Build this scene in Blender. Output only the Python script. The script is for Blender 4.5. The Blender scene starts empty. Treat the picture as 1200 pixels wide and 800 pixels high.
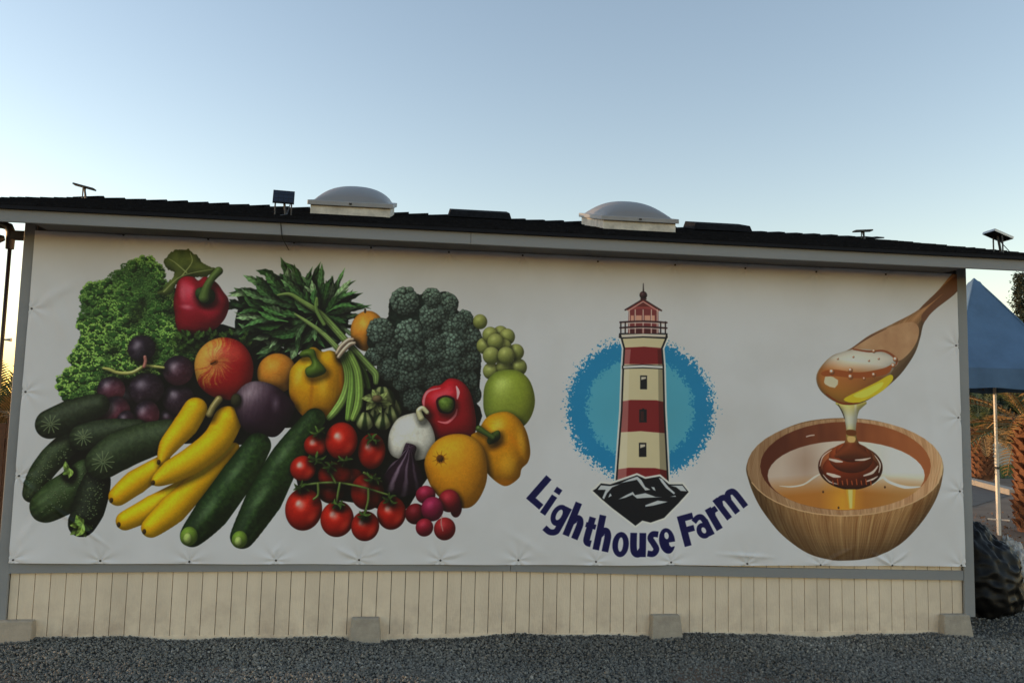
import bpy, bmesh, math, random
import numpy as np
from mathutils import Vector, Matrix, noise as mnoise

# ------------------------------------------------------------------ camera
scene = bpy.context.scene
R = math.radians
CAM_F, CAM_YAW, CAM_PITCH, CAM_ROLL = 953.33, .1156, .0920, .0241      # focal in 1200-px units, angles in radians
CAM_POS = np.array([2.6714, -6.0932, 1.64])
_s, _c = math.sin, math.cos
FW = np.array([_s(CAM_YAW)*_c(CAM_PITCH), _c(CAM_YAW)*_c(CAM_PITCH), _s(CAM_PITCH)])
_rt = np.array([_c(CAM_YAW), -_s(CAM_YAW), 0.0]); _up = np.cross(_rt, FW)
RT = _c(CAM_ROLL)*_rt + _s(CAM_ROLL)*_up
UP = -_s(CAM_ROLL)*_rt + _c(CAM_ROLL)*_up
cam_data = bpy.data.cameras.new('camera'); cam = bpy.data.objects.new('camera', cam_data)
scene.collection.objects.link(cam); scene.camera = cam
cam_data.sensor_width = 36.0; cam_data.lens = CAM_F/1200*36; cam_data.clip_start = 0.05; cam_data.clip_end = 4000
cam.matrix_world = Matrix(((RT[0], UP[0], -FW[0], CAM_POS[0]), (RT[1], UP[1], -FW[1], CAM_POS[1]),
                           (RT[2], UP[2], -FW[2], CAM_POS[2]), (0, 0, 0, 1)))

# ------------------------------------------------------------------ sky, sun, exposure
SUN_EL, SUN_AZ = R(3.4), R(-74.0)          # azimuth measured from +Y (into the picture), negative = to the left
sun_dir = Vector((math.sin(SUN_AZ)*math.cos(SUN_EL), math.cos(SUN_AZ)*math.cos(SUN_EL), math.sin(SUN_EL)))
world = bpy.data.worlds.new('World'); scene.world = world; world.use_nodes = True
wn = world.node_tree; wn.nodes.clear()
sky = wn.nodes.new('ShaderNodeTexSky'); sky.sky_type = 'NISHITA'; sky.sun_disc = False
sky.sun_elevation = SUN_EL; sky.sun_rotation = SUN_AZ; sky.altitude = 100; sky.air_density = 1.0; sky.dust_density = 0.25; sky.ozone_density = 1.35
bg = wn.nodes.new('ShaderNodeBackground'); bg.inputs['Strength'].default_value = 0.15
wo = wn.nodes.new('ShaderNodeOutputWorld')
tint = wn.nodes.new('ShaderNodeMix'); tint.data_type = 'RGBA'; tint.blend_type = 'MULTIPLY'; tint.inputs['Factor'].default_value = 1; tint.inputs['B'].default_value = (1.16, 1.0, .99, 1)   # even warm tint multiplied into the whole sky colour, in place of white balance
wn.links.new(sky.outputs[0], tint.inputs['A']); wn.links.new(tint.outputs['Result'], bg.inputs[0]); wn.links.new(bg.outputs[0], wo.inputs[0])
sd_ = bpy.data.lights.new('sun', 'SUN'); sd_.energy = 0.9; sd_.angle = R(0.6); sd_.color = (1.0, .62, .32)
sun = bpy.data.objects.new('sun', sd_); scene.collection.objects.link(sun)
sun.location = (-20, 20, 10); sun.rotation_euler = (-sun_dir).to_track_quat('-Z', 'Y').to_euler()
vs = scene.view_settings; vs.view_transform = 'Standard'; vs.look = 'None'; vs.gamma = 1.0; vs.use_curve_mapping = False
vs.exposure = 1.9

# ------------------------------------------------------------------ helpers
COL = scene.collection
random.seed(7); rng = np.random.default_rng(7)
_base = {}
def tag(o, label=None, cat=None, group=None, kind=None):
    for k, v in (('label', label), ('category', cat), ('group', group), ('kind', kind)):
        if v: o[k] = v
    return o
def thing(name, loc, label, cat, group=None):
    o = bpy.data.objects.new(name, None); COL.objects.link(o); o.location = loc; o.empty_display_size = .1
    _base[o.name] = np.array(loc, float); return tag(o, label, cat, group)
class MB:
    """collects world-space faces, then links them as one mesh object"""
    def __init__(s): s.v = []; s.f = []
    def add(s, vs, fs):
        n = len(s.v); s.v += [tuple(p) for p in vs]; s.f += [tuple(i+n for i in f) for f in fs]; return s
    def box(s, lo, hi, taper=0):
        x0, y0, z0 = lo; x1, y1, z1 = hi; t = taper
        return s.add([(x0, y0, z0), (x1, y0, z0), (x1, y1, z0), (x0, y1, z0), (x0+t, y0+t, z1), (x1-t, y0+t, z1), (x1-t, y1-t, z1), (x0+t, y1-t, z1)],
              [(0, 3, 2, 1), (4, 5, 6, 7), (0, 1, 5, 4), (1, 2, 6, 5), (2, 3, 7, 6), (3, 0, 4, 7)])
    def tube(s, pts, rad, n=8, cap=True):
        pts = [Vector(p) for p in pts]; rad = rad if hasattr(rad, '__len__') else [rad]*len(pts)
        vs = []; fs = []; ref = None
        for i, p in enumerate(pts):
            d = (pts[min(i+1, len(pts)-1)] - pts[max(i-1, 0)]).normalized()
            if ref is None: ref = Vector((0, 0, 1)) if abs(d.z) < .9 else Vector((1, 0, 0))
            a = d.cross(ref).normalized(); b = d.cross(a).normalized(); ref = b.cross(d) if False else ref
            for k in range(n):
                t = 2*math.pi*k/n; vs.append(p + (a*math.cos(t) + b*math.sin(t))*rad[i])
        for i in range(len(pts)-1):
            for k in range(n):
                k2 = (k+1) % n; fs.append((i*n+k, i*n+k2, (i+1)*n+k2, (i+1)*n+k))
        if cap: fs += [tuple(range(n))[::-1], tuple(range((len(pts)-1)*n, len(pts)*n))]
        return s.add(vs, fs)
    def build(s, name, mat, parent=None, smooth=False, bevel=0):
        me = bpy.data.meshes.new(name); b = np.zeros(3)
        if parent is not None: b = _base[parent.name]
        me.from_pydata([(x-b[0], y-b[1], z-b[2]) for x, y, z in s.v], [], s.f)
        bm = bmesh.new(); bm.from_mesh(me); bmesh.ops.recalc_face_normals(bm, faces=bm.faces)
        if bevel: bmesh.ops.bevel(bm, geom=list(bm.edges), offset=bevel, segments=1, affect='EDGES', clamp_overlap=True)
        bm.to_mesh(me); bm.free(); me.update()
        if smooth: me.polygons.foreach_set('use_smooth', [True]*len(me.polygons))
        me.materials.append(mat); o = bpy.data.objects.new(name, me); COL.objects.link(o)
        if parent is not None: o.parent = parent
        _base[o.name] = b; return o
def np_mesh(name, V, Fq, mat, parent=None, smooth=False):
    """fast mesh from numpy arrays: V (n,3) world, Fq (m,k) with k = 3 or 4"""
    me = bpy.data.meshes.new(name); b = _base[parent.name] if parent is not None else np.zeros(3)
    V = np.asarray(V, np.float32) - b.astype(np.float32); m, k = Fq.shape
    me.vertices.add(len(V)); me.vertices.foreach_set('co', V.ravel())
    me.loops.add(m*k); me.loops.foreach_set('vertex_index', np.ascontiguousarray(Fq, np.int32).ravel())
    me.polygons.add(m); me.polygons.foreach_set('loop_start', np.arange(0, m*k, k, dtype=np.int32))
    me.polygons.foreach_set('loop_total', np.full(m, k, np.int32))
    if smooth: me.polygons.foreach_set('use_smooth', np.ones(m, bool))
    me.update(calc_edges=True); me.materials.append(mat)
    o = bpy.data.objects.new(name, me); COL.objects.link(o)
    if parent is not None: o.parent = parent
    _base[o.name] = b; return o

# ------------------------------------------------------------------ materials
def mat(name, col, rough=.7, var=.15, scale=6.0, bump=0.0, bscale=60.0, metal=0.0, spec=.5, col2=None, stretch=(1, 1, 1), trans=0.0, alpha=1.0, coat=0, contrast=(.3, .7), detail=6, rnd=0.0):
    m = bpy.data.materials.new(name); m.use_nodes = True; nt = m.node_tree; N = nt.nodes; L = nt.links
    b = N['Principled BSDF']; b.inputs['Roughness'].default_value = rough; b.inputs['Metallic'].default_value = metal
    b.inputs['Specular IOR Level'].default_value = spec; b.inputs['Alpha'].default_value = alpha
    b.inputs['Transmission Weight'].default_value = trans; b.inputs['Coat Weight'].default_value = coat
    tc = N.new('ShaderNodeTexCoord'); mp = N.new('ShaderNodeMapping'); mp.inputs['Scale'].default_value = stretch
    L.new(tc.outputs['Object'], mp.inputs[0])
    nz = N.new('ShaderNodeTexNoise'); nz.inputs['Scale'].default_value = scale; nz.inputs['Detail'].default_value = detail; nz.inputs['Roughness'].default_value = .62
    L.new(mp.outputs[0], nz.inputs['Vector'])
    cr = N.new('ShaderNodeValToRGB'); cr.color_ramp.elements[0].position = contrast[0]; cr.color_ramp.elements[1].position = contrast[1]
    c2 = col2 or tuple(min(1, c*(1+var)) for c in col); c1 = col if col2 else tuple(c*(1-var) for c in col)
    cr.color_ramp.elements[0].color = (*c1, 1); cr.color_ramp.elements[1].color = (*c2, 1)
    L.new(nz.outputs['Fac'], cr.inputs[0]); out = cr.outputs[0]
    if rnd:
        oi = N.new('ShaderNodeObjectInfo'); mr = N.new('ShaderNodeMapRange'); mr.inputs['To Min'].default_value = 1-rnd; mr.inputs['To Max'].default_value = 1+rnd
        L.new(oi.outputs['Random'], mr.inputs['Value'])
        hs = N.new('ShaderNodeHueSaturation'); L.new(mr.outputs[0], hs.inputs['Value']); L.new(out, hs.inputs['Color']); out = hs.outputs[0]
    L.new(out, b.inputs['Base Color'])
    if bump:
        n2 = N.new('ShaderNodeTexNoise'); n2.inputs['Scale'].default_value = bscale; n2.inputs['Detail'].default_value = 5
        L.new(mp.outputs[0], n2.inputs['Vector']); bp = N.new('ShaderNodeBump'); bp.inputs['Strength'].default_value = bump; bp.inputs['Distance'].default_value = .01
        L.new(n2.outputs['Fac'], bp.inputs['Height']); L.new(bp.outputs[0], b.inputs['Normal'])
    return m

# ------------------------------------------------------------------ the print on the vinyl banner, painted in banner coordinates
BX0, BX1, BZ0, BZ1, BY = -.060, 6.995, .558, 2.876, -.014
PPM = 330.0
PW, PH = int((BX1-BX0)*PPM), int((BZ1-BZ0)*PPM)
def survey(x, y, Y=BY):
    """measured photo point -> point on the vertical plane Y"""
    d = RT*(x-600)/CAM_F + UP*(400-y)/CAM_F + FW
    return CAM_POS + d*((Y-CAM_POS[1])/d[1])
def tex(x, y):
    p = survey(x, y); return ((p[0]-BX0)*PPM, (BZ1-p[2])*PPM)
class Tile:
    def __init__(s, x0, y0, k):
        s.x0, s.y0, s.k = x0, y0, k
    def __call__(s, pts): return np.array([tex(s.x0+px/s.k, s.y0+py/s.k) for px, py in pts])
    def p(s, x, y): return np.array(tex(s.x0+x/s.k, s.y0+y/s.k))
    def r(s, x, y, rr=1.0):
        a = s.p(x-50, y); b = s.p(x+50, y); return rr*np.hypot(*(b-a))/100
T1 = Tile(60, 280, 5); T2 = Tile(20, 420, 3.635); T3 = Tile(180, 280, 5); T4 = Tile(120, 420, 3.478); T5 = Tile(320, 320, 5)
T6 = Tile(260, 440, 3.9); T7 = Tile(420, 330, 5); T8 = Tile(400, 430, 3.81); T9 = Tile(650, 320, 5); T10 = Tile(600, 470, 4.138)
T11 = Tile(930, 310, 4.445); T12 = Tile(860, 470, 4); TP = Tile(0, 0, 1)
INK = np.zeros((PH, PW), np.float32); PID = np.zeros((PH, PW), np.int16)
PIC = np.empty((PH, PW, 3), np.float32); PIC[:] = (.935, .935, .94)
PARTS = ['vinyl_sheet']
prng = np.random.default_rng(11)
def new_id(name): PARTS.append(name); return len(PARTS)-1
def resize(a, h, w):
    H, W = a.shape; y = np.linspace(0, H-1, h); x = np.linspace(0, W-1, w)
    y0 = np.minimum(y.astype(int), H-2) if H > 1 else np.zeros(h, int); x0 = np.minimum(x.astype(int), W-2) if W > 1 else np.zeros(w, int)
    fy = (y-y0)[:, None]; fx = (x-x0)[None]
    r0 = a[y0][:, x0]*(1-fx) + a[y0][:, x0+1]*fx; r1 = a[y0+1][:, x0]*(1-fx) + a[y0+1][:, x0+1]*fx
    return (r0*(1-fy) + r1*fy).astype(np.float32)
_nz = {}
def noise(sx, seed=0, sy=None):
    sy = sy or sx; k = (sx, sy, seed)
    if k not in _nz:
        g = np.random.default_rng(int(sx*131+sy*17+seed*1009)).random((int(PH/sy)+3, int(PW/sx)+3)).astype(np.float32)
        _nz[k] = resize(g, PH, PW)
    return _nz[k]
def fbm(sx, seed=0, o=3):
    r = 0; a = 1; t = 0
    for i in range(o): r = r + a*noise(max(sx/2**i, 1.2), seed+i); t += a; a *= .6
    return r/t
def smooth(P, n=6, closed=True):
    P = np.asarray(P, float); N = len(P); out = []
    for i in range(N if closed else N-1):
        if closed: p0, p1, p2, p3 = P[i-1], P[i], P[(i+1) % N], P[(i+2) % N]
        else: p0, p1, p2, p3 = P[max(i-1, 0)], P[i], P[i+1], P[min(i+2, N-1)]
        for t in np.arange(n)/n:
            out.append(.5*((2*p1)+(-p0+p2)*t+(2*p0-5*p1+4*p2-p3)*t*t+(-p0+3*p1-3*p2+p3)*t**3))
    if not closed: out.append(P[-1])
    return np.array(out)
def region(x0, y0, x1, y1, pad=3):
    x0 = max(int(x0)-pad, 0); y0 = max(int(y0)-pad, 0); x1 = min(int(x1)+pad+1, PW); y1 = min(int(y1)+pad+1, PH)
    if x1-x0 < 2 or y1-y0 < 2: return None, None, None
    yy, xx = np.mgrid[y0:y1, x0:x1].astype(np.float32); return (slice(y0, y1), slice(x0, x1)), xx, yy
def sdf(P, xx, yy):
    d2 = np.full(xx.shape, 1e12, np.float32); ins = np.zeros(xx.shape, bool)
    for i in range(len(P)):
        ax, ay = P[i-1]; bx, by = P[i]; ex, ey = bx-ax, by-ay
        wx = xx-ax; wy = yy-ay; h = np.clip((wx*ex+wy*ey)/(ex*ex+ey*ey+1e-9), 0, 1)
        d2 = np.minimum(d2, (wx-h*ex)**2+(wy-h*ey)**2)
        if abs(ey) > 1e-9: ins ^= ((ay <= yy) != (by <= yy)) & (xx < ax+(yy-ay)*ex/ey)
    return np.where(ins, -1, 1)*np.sqrt(d2)
def inflate(sd):
    h, w = sd.shape; k = max(1, max(h, w)/72); hs, ws = max(int(h/k), 3), max(int(w/k), 3)
    m = (resize(np.clip(.5-sd/k, 0, 1), hs, ws)); u = np.zeros((hs, ws), np.float32)
    for _ in range(500):
        p = np.pad(u, 1); u = (.25*(p[:-2, 1:-1]+p[2:, 1:-1]+p[1:-1, :-2]+p[1:-1, 2:])+1.0)*m
    z = resize(np.sqrt(np.maximum(u, 0)), h, w)*k
    gy, gx = np.gradient(z); n = np.stack([-gx, -gy, np.ones_like(gx)], -1); return n/np.linalg.norm(n, axis=-1, keepdims=True)
LIGHT = np.array([-.42, -.62, .66]); LIGHT = LIGHT/np.linalg.norm(LIGHT)
def shade(base, n, amb=.40, dif=.74, spec=.3, pw=30, rim=.30, L=None):
    L = LIGHT if L is None else np.array(L)/np.linalg.norm(L)
    d = np.clip(n@L, 0, 1)[..., None]; h = L+np.array([0, 0, 1]); h = h/np.linalg.norm(h)
    s = np.clip(n@h, 0, 1)[..., None]**pw
    c = base*(amb+dif*d)*(1-rim*(1-np.clip(n[..., 2:3], 0, 1))**1.6)
    return c+spec*s
def drop(sl, xx, yy, sd_fn, amt=.55, dx=5, dy=7, soft=16):
    s = sd_fn(xx-dx, yy-dy); k = amt*np.clip(1-s/soft, 0, 1)**1.5*INK[sl]
    PIC[sl] *= (1-k)[..., None]
def comp(sl, rgb, a, pid):
    a3 = a[..., None]; PIC[sl] = PIC[sl]*(1-a3)+np.clip(rgb, 0, 1)*a3
    INK[sl] = np.maximum(INK[sl], a)
    if pid: PID[sl] = np.where(a > .5, pid, PID[sl])
def C(h): return np.array([int(h[i:i+2], 16)/255 for i in (0, 2, 4)])
def mix(a, b, t): t = np.clip(t, 0, 1)[..., None]; return a*(1-t)+b*t
def blob(P, col, pid, sm=6, jag=0, jn=6, shadow=.55, flat=False, **kw):
    P = smooth(P, sm) if sm else np.asarray(P, float)
    lo, hi = P.min(0), P.max(0); sl, xx, yy = region(*lo, *hi, pad=18)
    if sl is None: return
    sd = sdf(P, xx, yy)
    if shadow: drop(sl, xx, yy, lambda x, y: np.roll(np.roll(sd, 5, 1), 7, 0), shadow)
    if jag: sd = sd+jag*(fbm(jn, 3)[sl]-.45)*2
    a = np.clip(.5-sd, 0, 1); n = inflate(sd) if not flat else None
    base = col(sl, xx, yy, n, sd) if callable(col) else np.broadcast_to(col, xx.shape+(3,))
    comp(sl, base if flat else shade(base, n, **kw), a, pid)
def ball(c, rx, ry, col, pid, rot=0, shadow=.5, **kw):
    r = max(rx, ry); sl, xx, yy = region(c[0]-r, c[1]-r, c[0]+r, c[1]+r, pad=int(min(18, r*.8)+2))
    if sl is None: return
    cr, sr = math.cos(rot), math.sin(rot); dx, dy = xx-c[0], yy-c[1]; u = (dx*cr+dy*sr)/rx; v = (-dx*sr+dy*cr)/ry
    q = np.sqrt(u*u+v*v); sd = (q-1)*min(rx, ry)
    if shadow: drop(sl, xx, yy, lambda x, y: (np.sqrt(((x-c[0])/rx)**2+((y-c[1])/ry)**2)-1)*min(rx, ry), shadow, r*.12, r*.16, r*.4)
    uu = u*cr-v*sr; vv = u*sr+v*cr; nz = np.sqrt(np.clip(1-q*q, 0, 1)); n = np.stack([uu, vv, nz], -1)
    base = col(sl, xx, yy, n, sd) if callable(col) else np.broadcast_to(col, xx.shape+(3,))
    comp(sl, shade(base, n, **kw), np.clip(.5-sd, 0, 1), pid)
def tube(path, rad, col, pid, shadow=.55, sm=7, **kw):
    P = smooth(path, sm, False); rr = np.interp(np.linspace(0, 1, len(P)), np.linspace(0, 1, len(rad)), rad)
    m = rr.max(); lo, hi = P.min(0)-m, P.max(0)+m; sl, xx, yy = region(*lo, *hi, pad=16)
    if sl is None: return
    best = np.full(xx.shape, 1e9, np.float32); nx = np.zeros_like(best); ny = np.zeros_like(best); tt = np.zeros_like(best); side = np.zeros_like(best); sd = np.full(xx.shape, 1e9, np.float32)
    for i in range(len(P)-1):
        a, b = P[i], P[i+1]; e = b-a; wx = xx-a[0]; wy = yy-a[1]; h = np.clip((wx*e[0]+wy*e[1])/(e@e+1e-9), 0, 1)
        dx, dy = wx-h*e[0], wy-h*e[1]; r = rr[i]*(1-h)+rr[i+1]*h; d = np.hypot(dx, dy); q = d/r; k = q < best
        best = np.where(k, q, best); nx = np.where(k, dx/r, nx); ny = np.where(k, dy/r, ny); tt = np.where(k, (i+h)/(len(P)-1), tt)
        side = np.where(k, (dx*-e[1]+dy*e[0])/(np.hypot(*e)+1e-9)/r, side); sd = np.minimum(sd, d-r)
    if shadow: drop(sl, xx, yy, lambda x, y: np.roll(np.roll(sd, 5, 1), 7, 0), shadow)
    n = np.stack([nx, ny, np.sqrt(np.clip(1-best**2, 0, 1))], -1)
    base = col(sl, xx, yy, tt, side) if callable(col) else np.broadcast_to(col, xx.shape+(3,))
    comp(sl, shade(base, n, **kw), np.clip(.5-sd, 0, 1), pid)
def line(path, w, col, pid, sm=6, closed=False):
    P = smooth(path, sm, closed) if sm else np.asarray(path, float)
    if closed: P = np.vstack([P, P[:1]])
    ww = np.interp(np.linspace(0, 1, len(P)), np.linspace(0, 1, len(w)), w) if hasattr(w, '__len__') else np.full(len(P), float(w))
    lo, hi = P.min(0)-ww.max(), P.max(0)+ww.max(); sl, xx, yy = region(*lo, *hi)
    if sl is None: return
    sd = np.full(xx.shape, 1e9, np.float32)
    for i in range(len(P)-1):
        a, b = P[i], P[i+1]; e = b-a; wx = xx-a[0]; wy = yy-a[1]; h = np.clip((wx*e[0]+wy*e[1])/(e@e+1e-9), 0, 1)
        sd = np.minimum(sd, np.hypot(wx-h*e[0], wy-h*e[1])-(ww[i]*(1-h)+ww[i+1]*h)/2)
    comp(sl, np.broadcast_to(np.asarray(col, float), xx.shape+(3,)), np.clip(.5-sd, 0, 1), pid)
def poly(P, col, pid, sm=0): blob(P, np.asarray(col, float) if not callable(col) else col, pid, sm=sm, shadow=0, flat=True)
def glow(c, rx, ry, rot, col, amt, pid):
    r = max(rx, ry)*2; sl, xx, yy = region(c[0]-r, c[1]-r, c[0]+r, c[1]+r); cr, sr = math.cos(rot), math.sin(rot); dx, dy = xx-c[0], yy-c[1]
    k = amt*np.exp(-(((dx*cr+dy*sr)/rx)**2+((-dx*sr+dy*cr)/ry)**2)**1.3)*(PID[sl] == pid); PIC[sl] = PIC[sl]*(1-k[..., None])+np.asarray(col, float)*k[..., None]
def leaf(a, b, w, col, pid, bend=.12, lobes=5, ser=.3, shadow=.4, fan=0):
    a, b = np.array(a, float), np.array(b, float); e = b-a; L = np.hypot(*e); nrm = np.array([-e[1], e[0]])/L
    t = np.linspace(0, 1, 30); mid = a+np.outer(t, e)+np.outer(np.sin(t*np.pi)*bend*L, nrm)
    wd = w*np.sin(np.pi*np.clip(t, .02, .985)**.85)**.8*(1+ser*((t*lobes % 1)-.55))
    if fan: wd = w*1.75*np.interp(t, [0, .22, .38, .46, .60, .68, .80, .87, 1], [.05, .10, .36, .27, .50, .36, .40, .20, 0])
    P = np.vstack([mid+nrm*wd[:, None]/2, (mid-nrm*wd[:, None]/2)[::-1]])
    col = np.asarray(col, float)
    def cf(sl, xx, yy, n, sd):
        s = (xx-a[0])*nrm[0]+(yy-a[1])*nrm[1]; al = ((xx-a[0])*e[0]+(yy-a[1])*e[1])/(L*L)
        s = s-np.sin(np.clip(al, 0, 1)*np.pi)*bend*L
        f = .86+.22*np.tanh(-s/4)+.30*(fbm(9, 5)[sl]-.5)+.13*np.sin((al*L-np.abs(s)*.9)*.55)
        c = col*f[..., None]; c = mix(c, col*1.55+.05, np.clip(1-np.abs(s)/1.5, 0, 1)*.6); return c
    blob(P, cf, pid, sm=0, shadow=shadow, flat=True)

def paint_banner():
    rs = prng
    DK = C('0a0d0b')
    # ---- dark core of the heap, seen only in the gaps between the pieces
    core = 0
    poly(TP([(105, 440), (205, 395), (262, 380), (350, 415), (420, 430), (520, 470), (556, 470), (560, 500), (500, 560), (470, 600), (430, 590), (350, 570), (345, 500), (290, 520), (200, 520), (120, 555), (80, 560), (90, 500)]), DK, core, sm=3)
    # ---- curly kale
    k = new_id('printed_kale')
    def kale(sl, xx, yy, n, sd):
        f = 1-np.abs(2*fbm(9, 1, 3)[sl]-1); g = 1-np.abs(2*noise(5, 9)[sl]-1); c = fbm(60, 4, 3)[sl]; v = .55*f+.45*g
        t = np.clip((v-.42)*2.1+(c-.5)*1.5, 0, 1)
        col = mix(C('16301a')*np.ones(xx.shape+(3,)), C('64993e'), t*1.3); col = mix(col, C('9ac455'), (t-.66)*2.4*np.clip((yy-60)/260, .35, 1)); return col*.98
    poly_k = TP([(160, 304), (172, 304), (182, 309), (189, 318), (192, 332), (206, 345), (208, 392), (222, 392), (252, 398), (245, 412), (215, 424), (175, 440), (150, 440), (122, 452), (106, 466), (88, 469), (75, 460), (71, 446), (79, 437), (89, 428), (86, 418), (93, 408), (97, 392), (96, 376), (100, 364), (98, 348), (103, 338), (114, 333), (130, 328), (140, 320), (150, 310)])
    blob(poly_k, kale, k, sm=4, jag=14, jn=7, shadow=0, amb=.72, dif=.40, spec=0, rim=.2)
    fr = [(rs.uniform(66, 250), rs.uniform(300, 470)) for _ in range(5200)]; Pk = poly_k
    fx_ = np.array([TP.p(*f) for f in fr]); keep = sdf(smooth(Pk, 4), fx_[:, 0].astype(np.float32), fx_[:, 1].astype(np.float32)) < 3
    fx_ = fx_[keep][:2300]; fx_ = fx_[np.argsort(fx_[:, 1]+rs.normal(0, 14, len(fx_)))]
    big = fbm(64, 4, 2); med = fbm(26, 31, 2)
    for (x_, y_) in fx_:
        xi, yi = int(np.clip(x_, 0, PW-1)), int(np.clip(y_, 0, PH-1)); lm = np.clip(.66+1.5*(big[yi, xi]-.45)+1.3*(med[yi, xi]-.5), .14, 1.3)*(.85+.35*np.clip((yi-40)/260, 0, 1)); a0 = rs.uniform(-3.0, .2); s0 = rs.uniform(3, 10)
        if lm > .35: ball((x_+1, y_+3), s0*1.0, s0*.8, C('335a26'), k, shadow=.12, spec=0)
        for q_ in range(5):
            an = a0+(q_-2)*.62; rr_ = rs.uniform(1.2, 3.0); ball((x_+math.cos(an)*s0, y_+math.sin(an)*s0*.8), rr_, rr_*.85, mix(C('47783a')*np.ones((1, 1, 3)), C('93bd5c'), np.array([[lm*rs.uniform(.7, 1.15)]]))[0, 0]*min(1.1, lm*.45+.6), k, shadow=.14, spec=.02, amb=.8, dif=.45)
    for (x, y, r_) in ((520, 420, 50), (480, 480, 42), (540, 370, 34), (700, 430, 36), (370, 650, 45), (660, 300, 28)):
        c = T1.p(x, y); sl, xx, yy = region(c[0]-60, c[1]-60, c[0]+60, c[1]+60)
        q_ = np.hypot(xx-c[0], yy-c[1])/(T1.r(x, y, r_)); PIC[sl] *= (1-.55*np.clip(1.25-q_-.9*(fbm(14, 8)[sl]-.5), 0, 1)*INK[sl])[..., None]
    # ---- olive leaf behind the red pepper
    l = new_id('printed_leaf'); lf = TP([(194, 306), (200, 296), (212, 293), (224, 294), (234, 302), (240, 310), (254, 315), (244, 324), (214, 328), (202, 344), (186, 344), (198, 332), (205, 320), (196, 314)])
    def olive(sl, xx, yy, n, sd): return mix(C('3c4a24')*np.ones(xx.shape+(3,)), C('74833f'), fbm(26, 2)[sl]*1.5-.35+.012*np.clip(-sd, 0, 14))
    blob(lf, olive, l, sm=5, jag=5, jn=9, amb=.6, dif=.5, spec=0, rim=.2)
    for q in ([(193, 342), (214, 324), (250, 316)], [(214, 324), (226, 308), (224, 297)], [(220, 320), (206, 308), (199, 304)]): line(TP(q), [3, 1.2], C('98a368'), l)
    # ---- celery bunch
    ce = new_id('printed_celery')
    poly(TP([(285, 352), (306, 338), (335, 330), (368, 345), (392, 342), (408, 360), (402, 398), (372, 410), (330, 406), (296, 398), (276, 384)]), C('0f1e12'), ce, sm=4)
    root = np.array([372, 372])
    cols = ['3d6636', '4a753e', '56824b', '6a915d', '8aa97a', '335829']
    tips = [(264, 350, 20), (272, 336, 22), (283, 324, 22), (297, 318, 24), (268, 362, 18), (274, 374, 18), (322, 304, 26), (332, 308, 22), (348, 312, 22), (311, 330, 24), (288, 340, 24), (300, 348, 24), (356, 318, 18), (370, 330, 18), (262, 385, 16), (282, 395, 22), (296, 404, 24), (318, 408, 24), (336, 410, 22), (350, 404, 24), (384, 322, 20), (394, 324, 20), (408, 331, 16), (398, 338, 20), (416, 344, 14), (422, 357, 12), (414, 352, 14), (404, 360, 18), (386, 345, 22), (392, 372, 16), (344, 330, 24), (330, 340, 26), (318, 352, 24), (306, 365, 24), (310, 382, 24), (326, 392, 24), (340, 382, 22), (290, 362, 22), (284, 378, 20), (360, 396, 20), (375, 385, 18), (350, 350, 22), (364, 344, 20)]
    tips = [(x+rs.normal(0, 7), y+abs(rs.normal(0, 7))+4, w*.9) for x, y, w in tips]+tips
    for j, (x, y, w) in enumerate(tips):
        d = np.array([x, y])-root; Ln = np.hypot(*d); d = d/Ln; ln = rs.uniform(34, 56); a = np.array([x, y])-d*min(ln, Ln*.8)+rs.normal(0, 3, 2)
        for q in range(3):
            an = (q-1)*.30+rs.normal(0, .1); v = np.array([d[0]*math.cos(an)-d[1]*math.sin(an), d[0]*math.sin(an)+d[1]*math.cos(an)])*ln*(1 if q == 1 else .72)
            leaf(TP([a])[0], TP([a+v])[0], w*rs.uniform(.8, 1.15), C(cols[rs.integers(6)])*rs.uniform(.75, 1.2), ce, bend=rs.uniform(-.2, .2), lobes=rs.integers(3, 6), ser=.45, shadow=.55, fan=1)
    # ---- fruit behind: two oranges
    og = lambda sl, xx, yy, n, sd: mix(C('d9862a')*np.ones(xx.shape+(3,)), C('e8a040'), fbm(10, 6)[sl])
    i = new_id('printed_orange'); c = TP.p(431, 388); ball(c, TP.r(431, 388, 20), TP.r(431, 388, 24), og, i, spec=.1, amb=.45); line(TP([(428, 363), (428, 366)]), 5, C('3a2a1a'), i)
    i = new_id('printed_orange'); c = TP.p(325, 437); ball(c, TP.r(325, 437, 23), TP.r(325, 437, 24), og, i, spec=.05, amb=.42)
    # ---- broccoli
    i = new_id('printed_broccoli')
    br = lambda sl, xx, yy, n, sd: mix(C('0d1512')*np.ones(xx.shape+(3,)), C('2b3a31'), fbm(8, 3)[sl])
    blob(T7([(60, 290), (100, 245), (170, 210), (182, 120), (220, 72), (280, 55), (360, 75), (390, 54), (430, 46), (470, 62), (520, 64), (560, 110), (585, 172), (630, 177), (662, 215), (698, 270), (712, 350), (714, 480), (710, 600), (690, 690), (640, 720), (380, 705), (300, 740), (250, 735), (230, 640), (160, 600), (120, 560), (110, 490), (60, 480), (38, 450), (60, 400), (52, 340)]), br, i, jag=3, amb=.7, dif=.4, spec=0)
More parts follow.
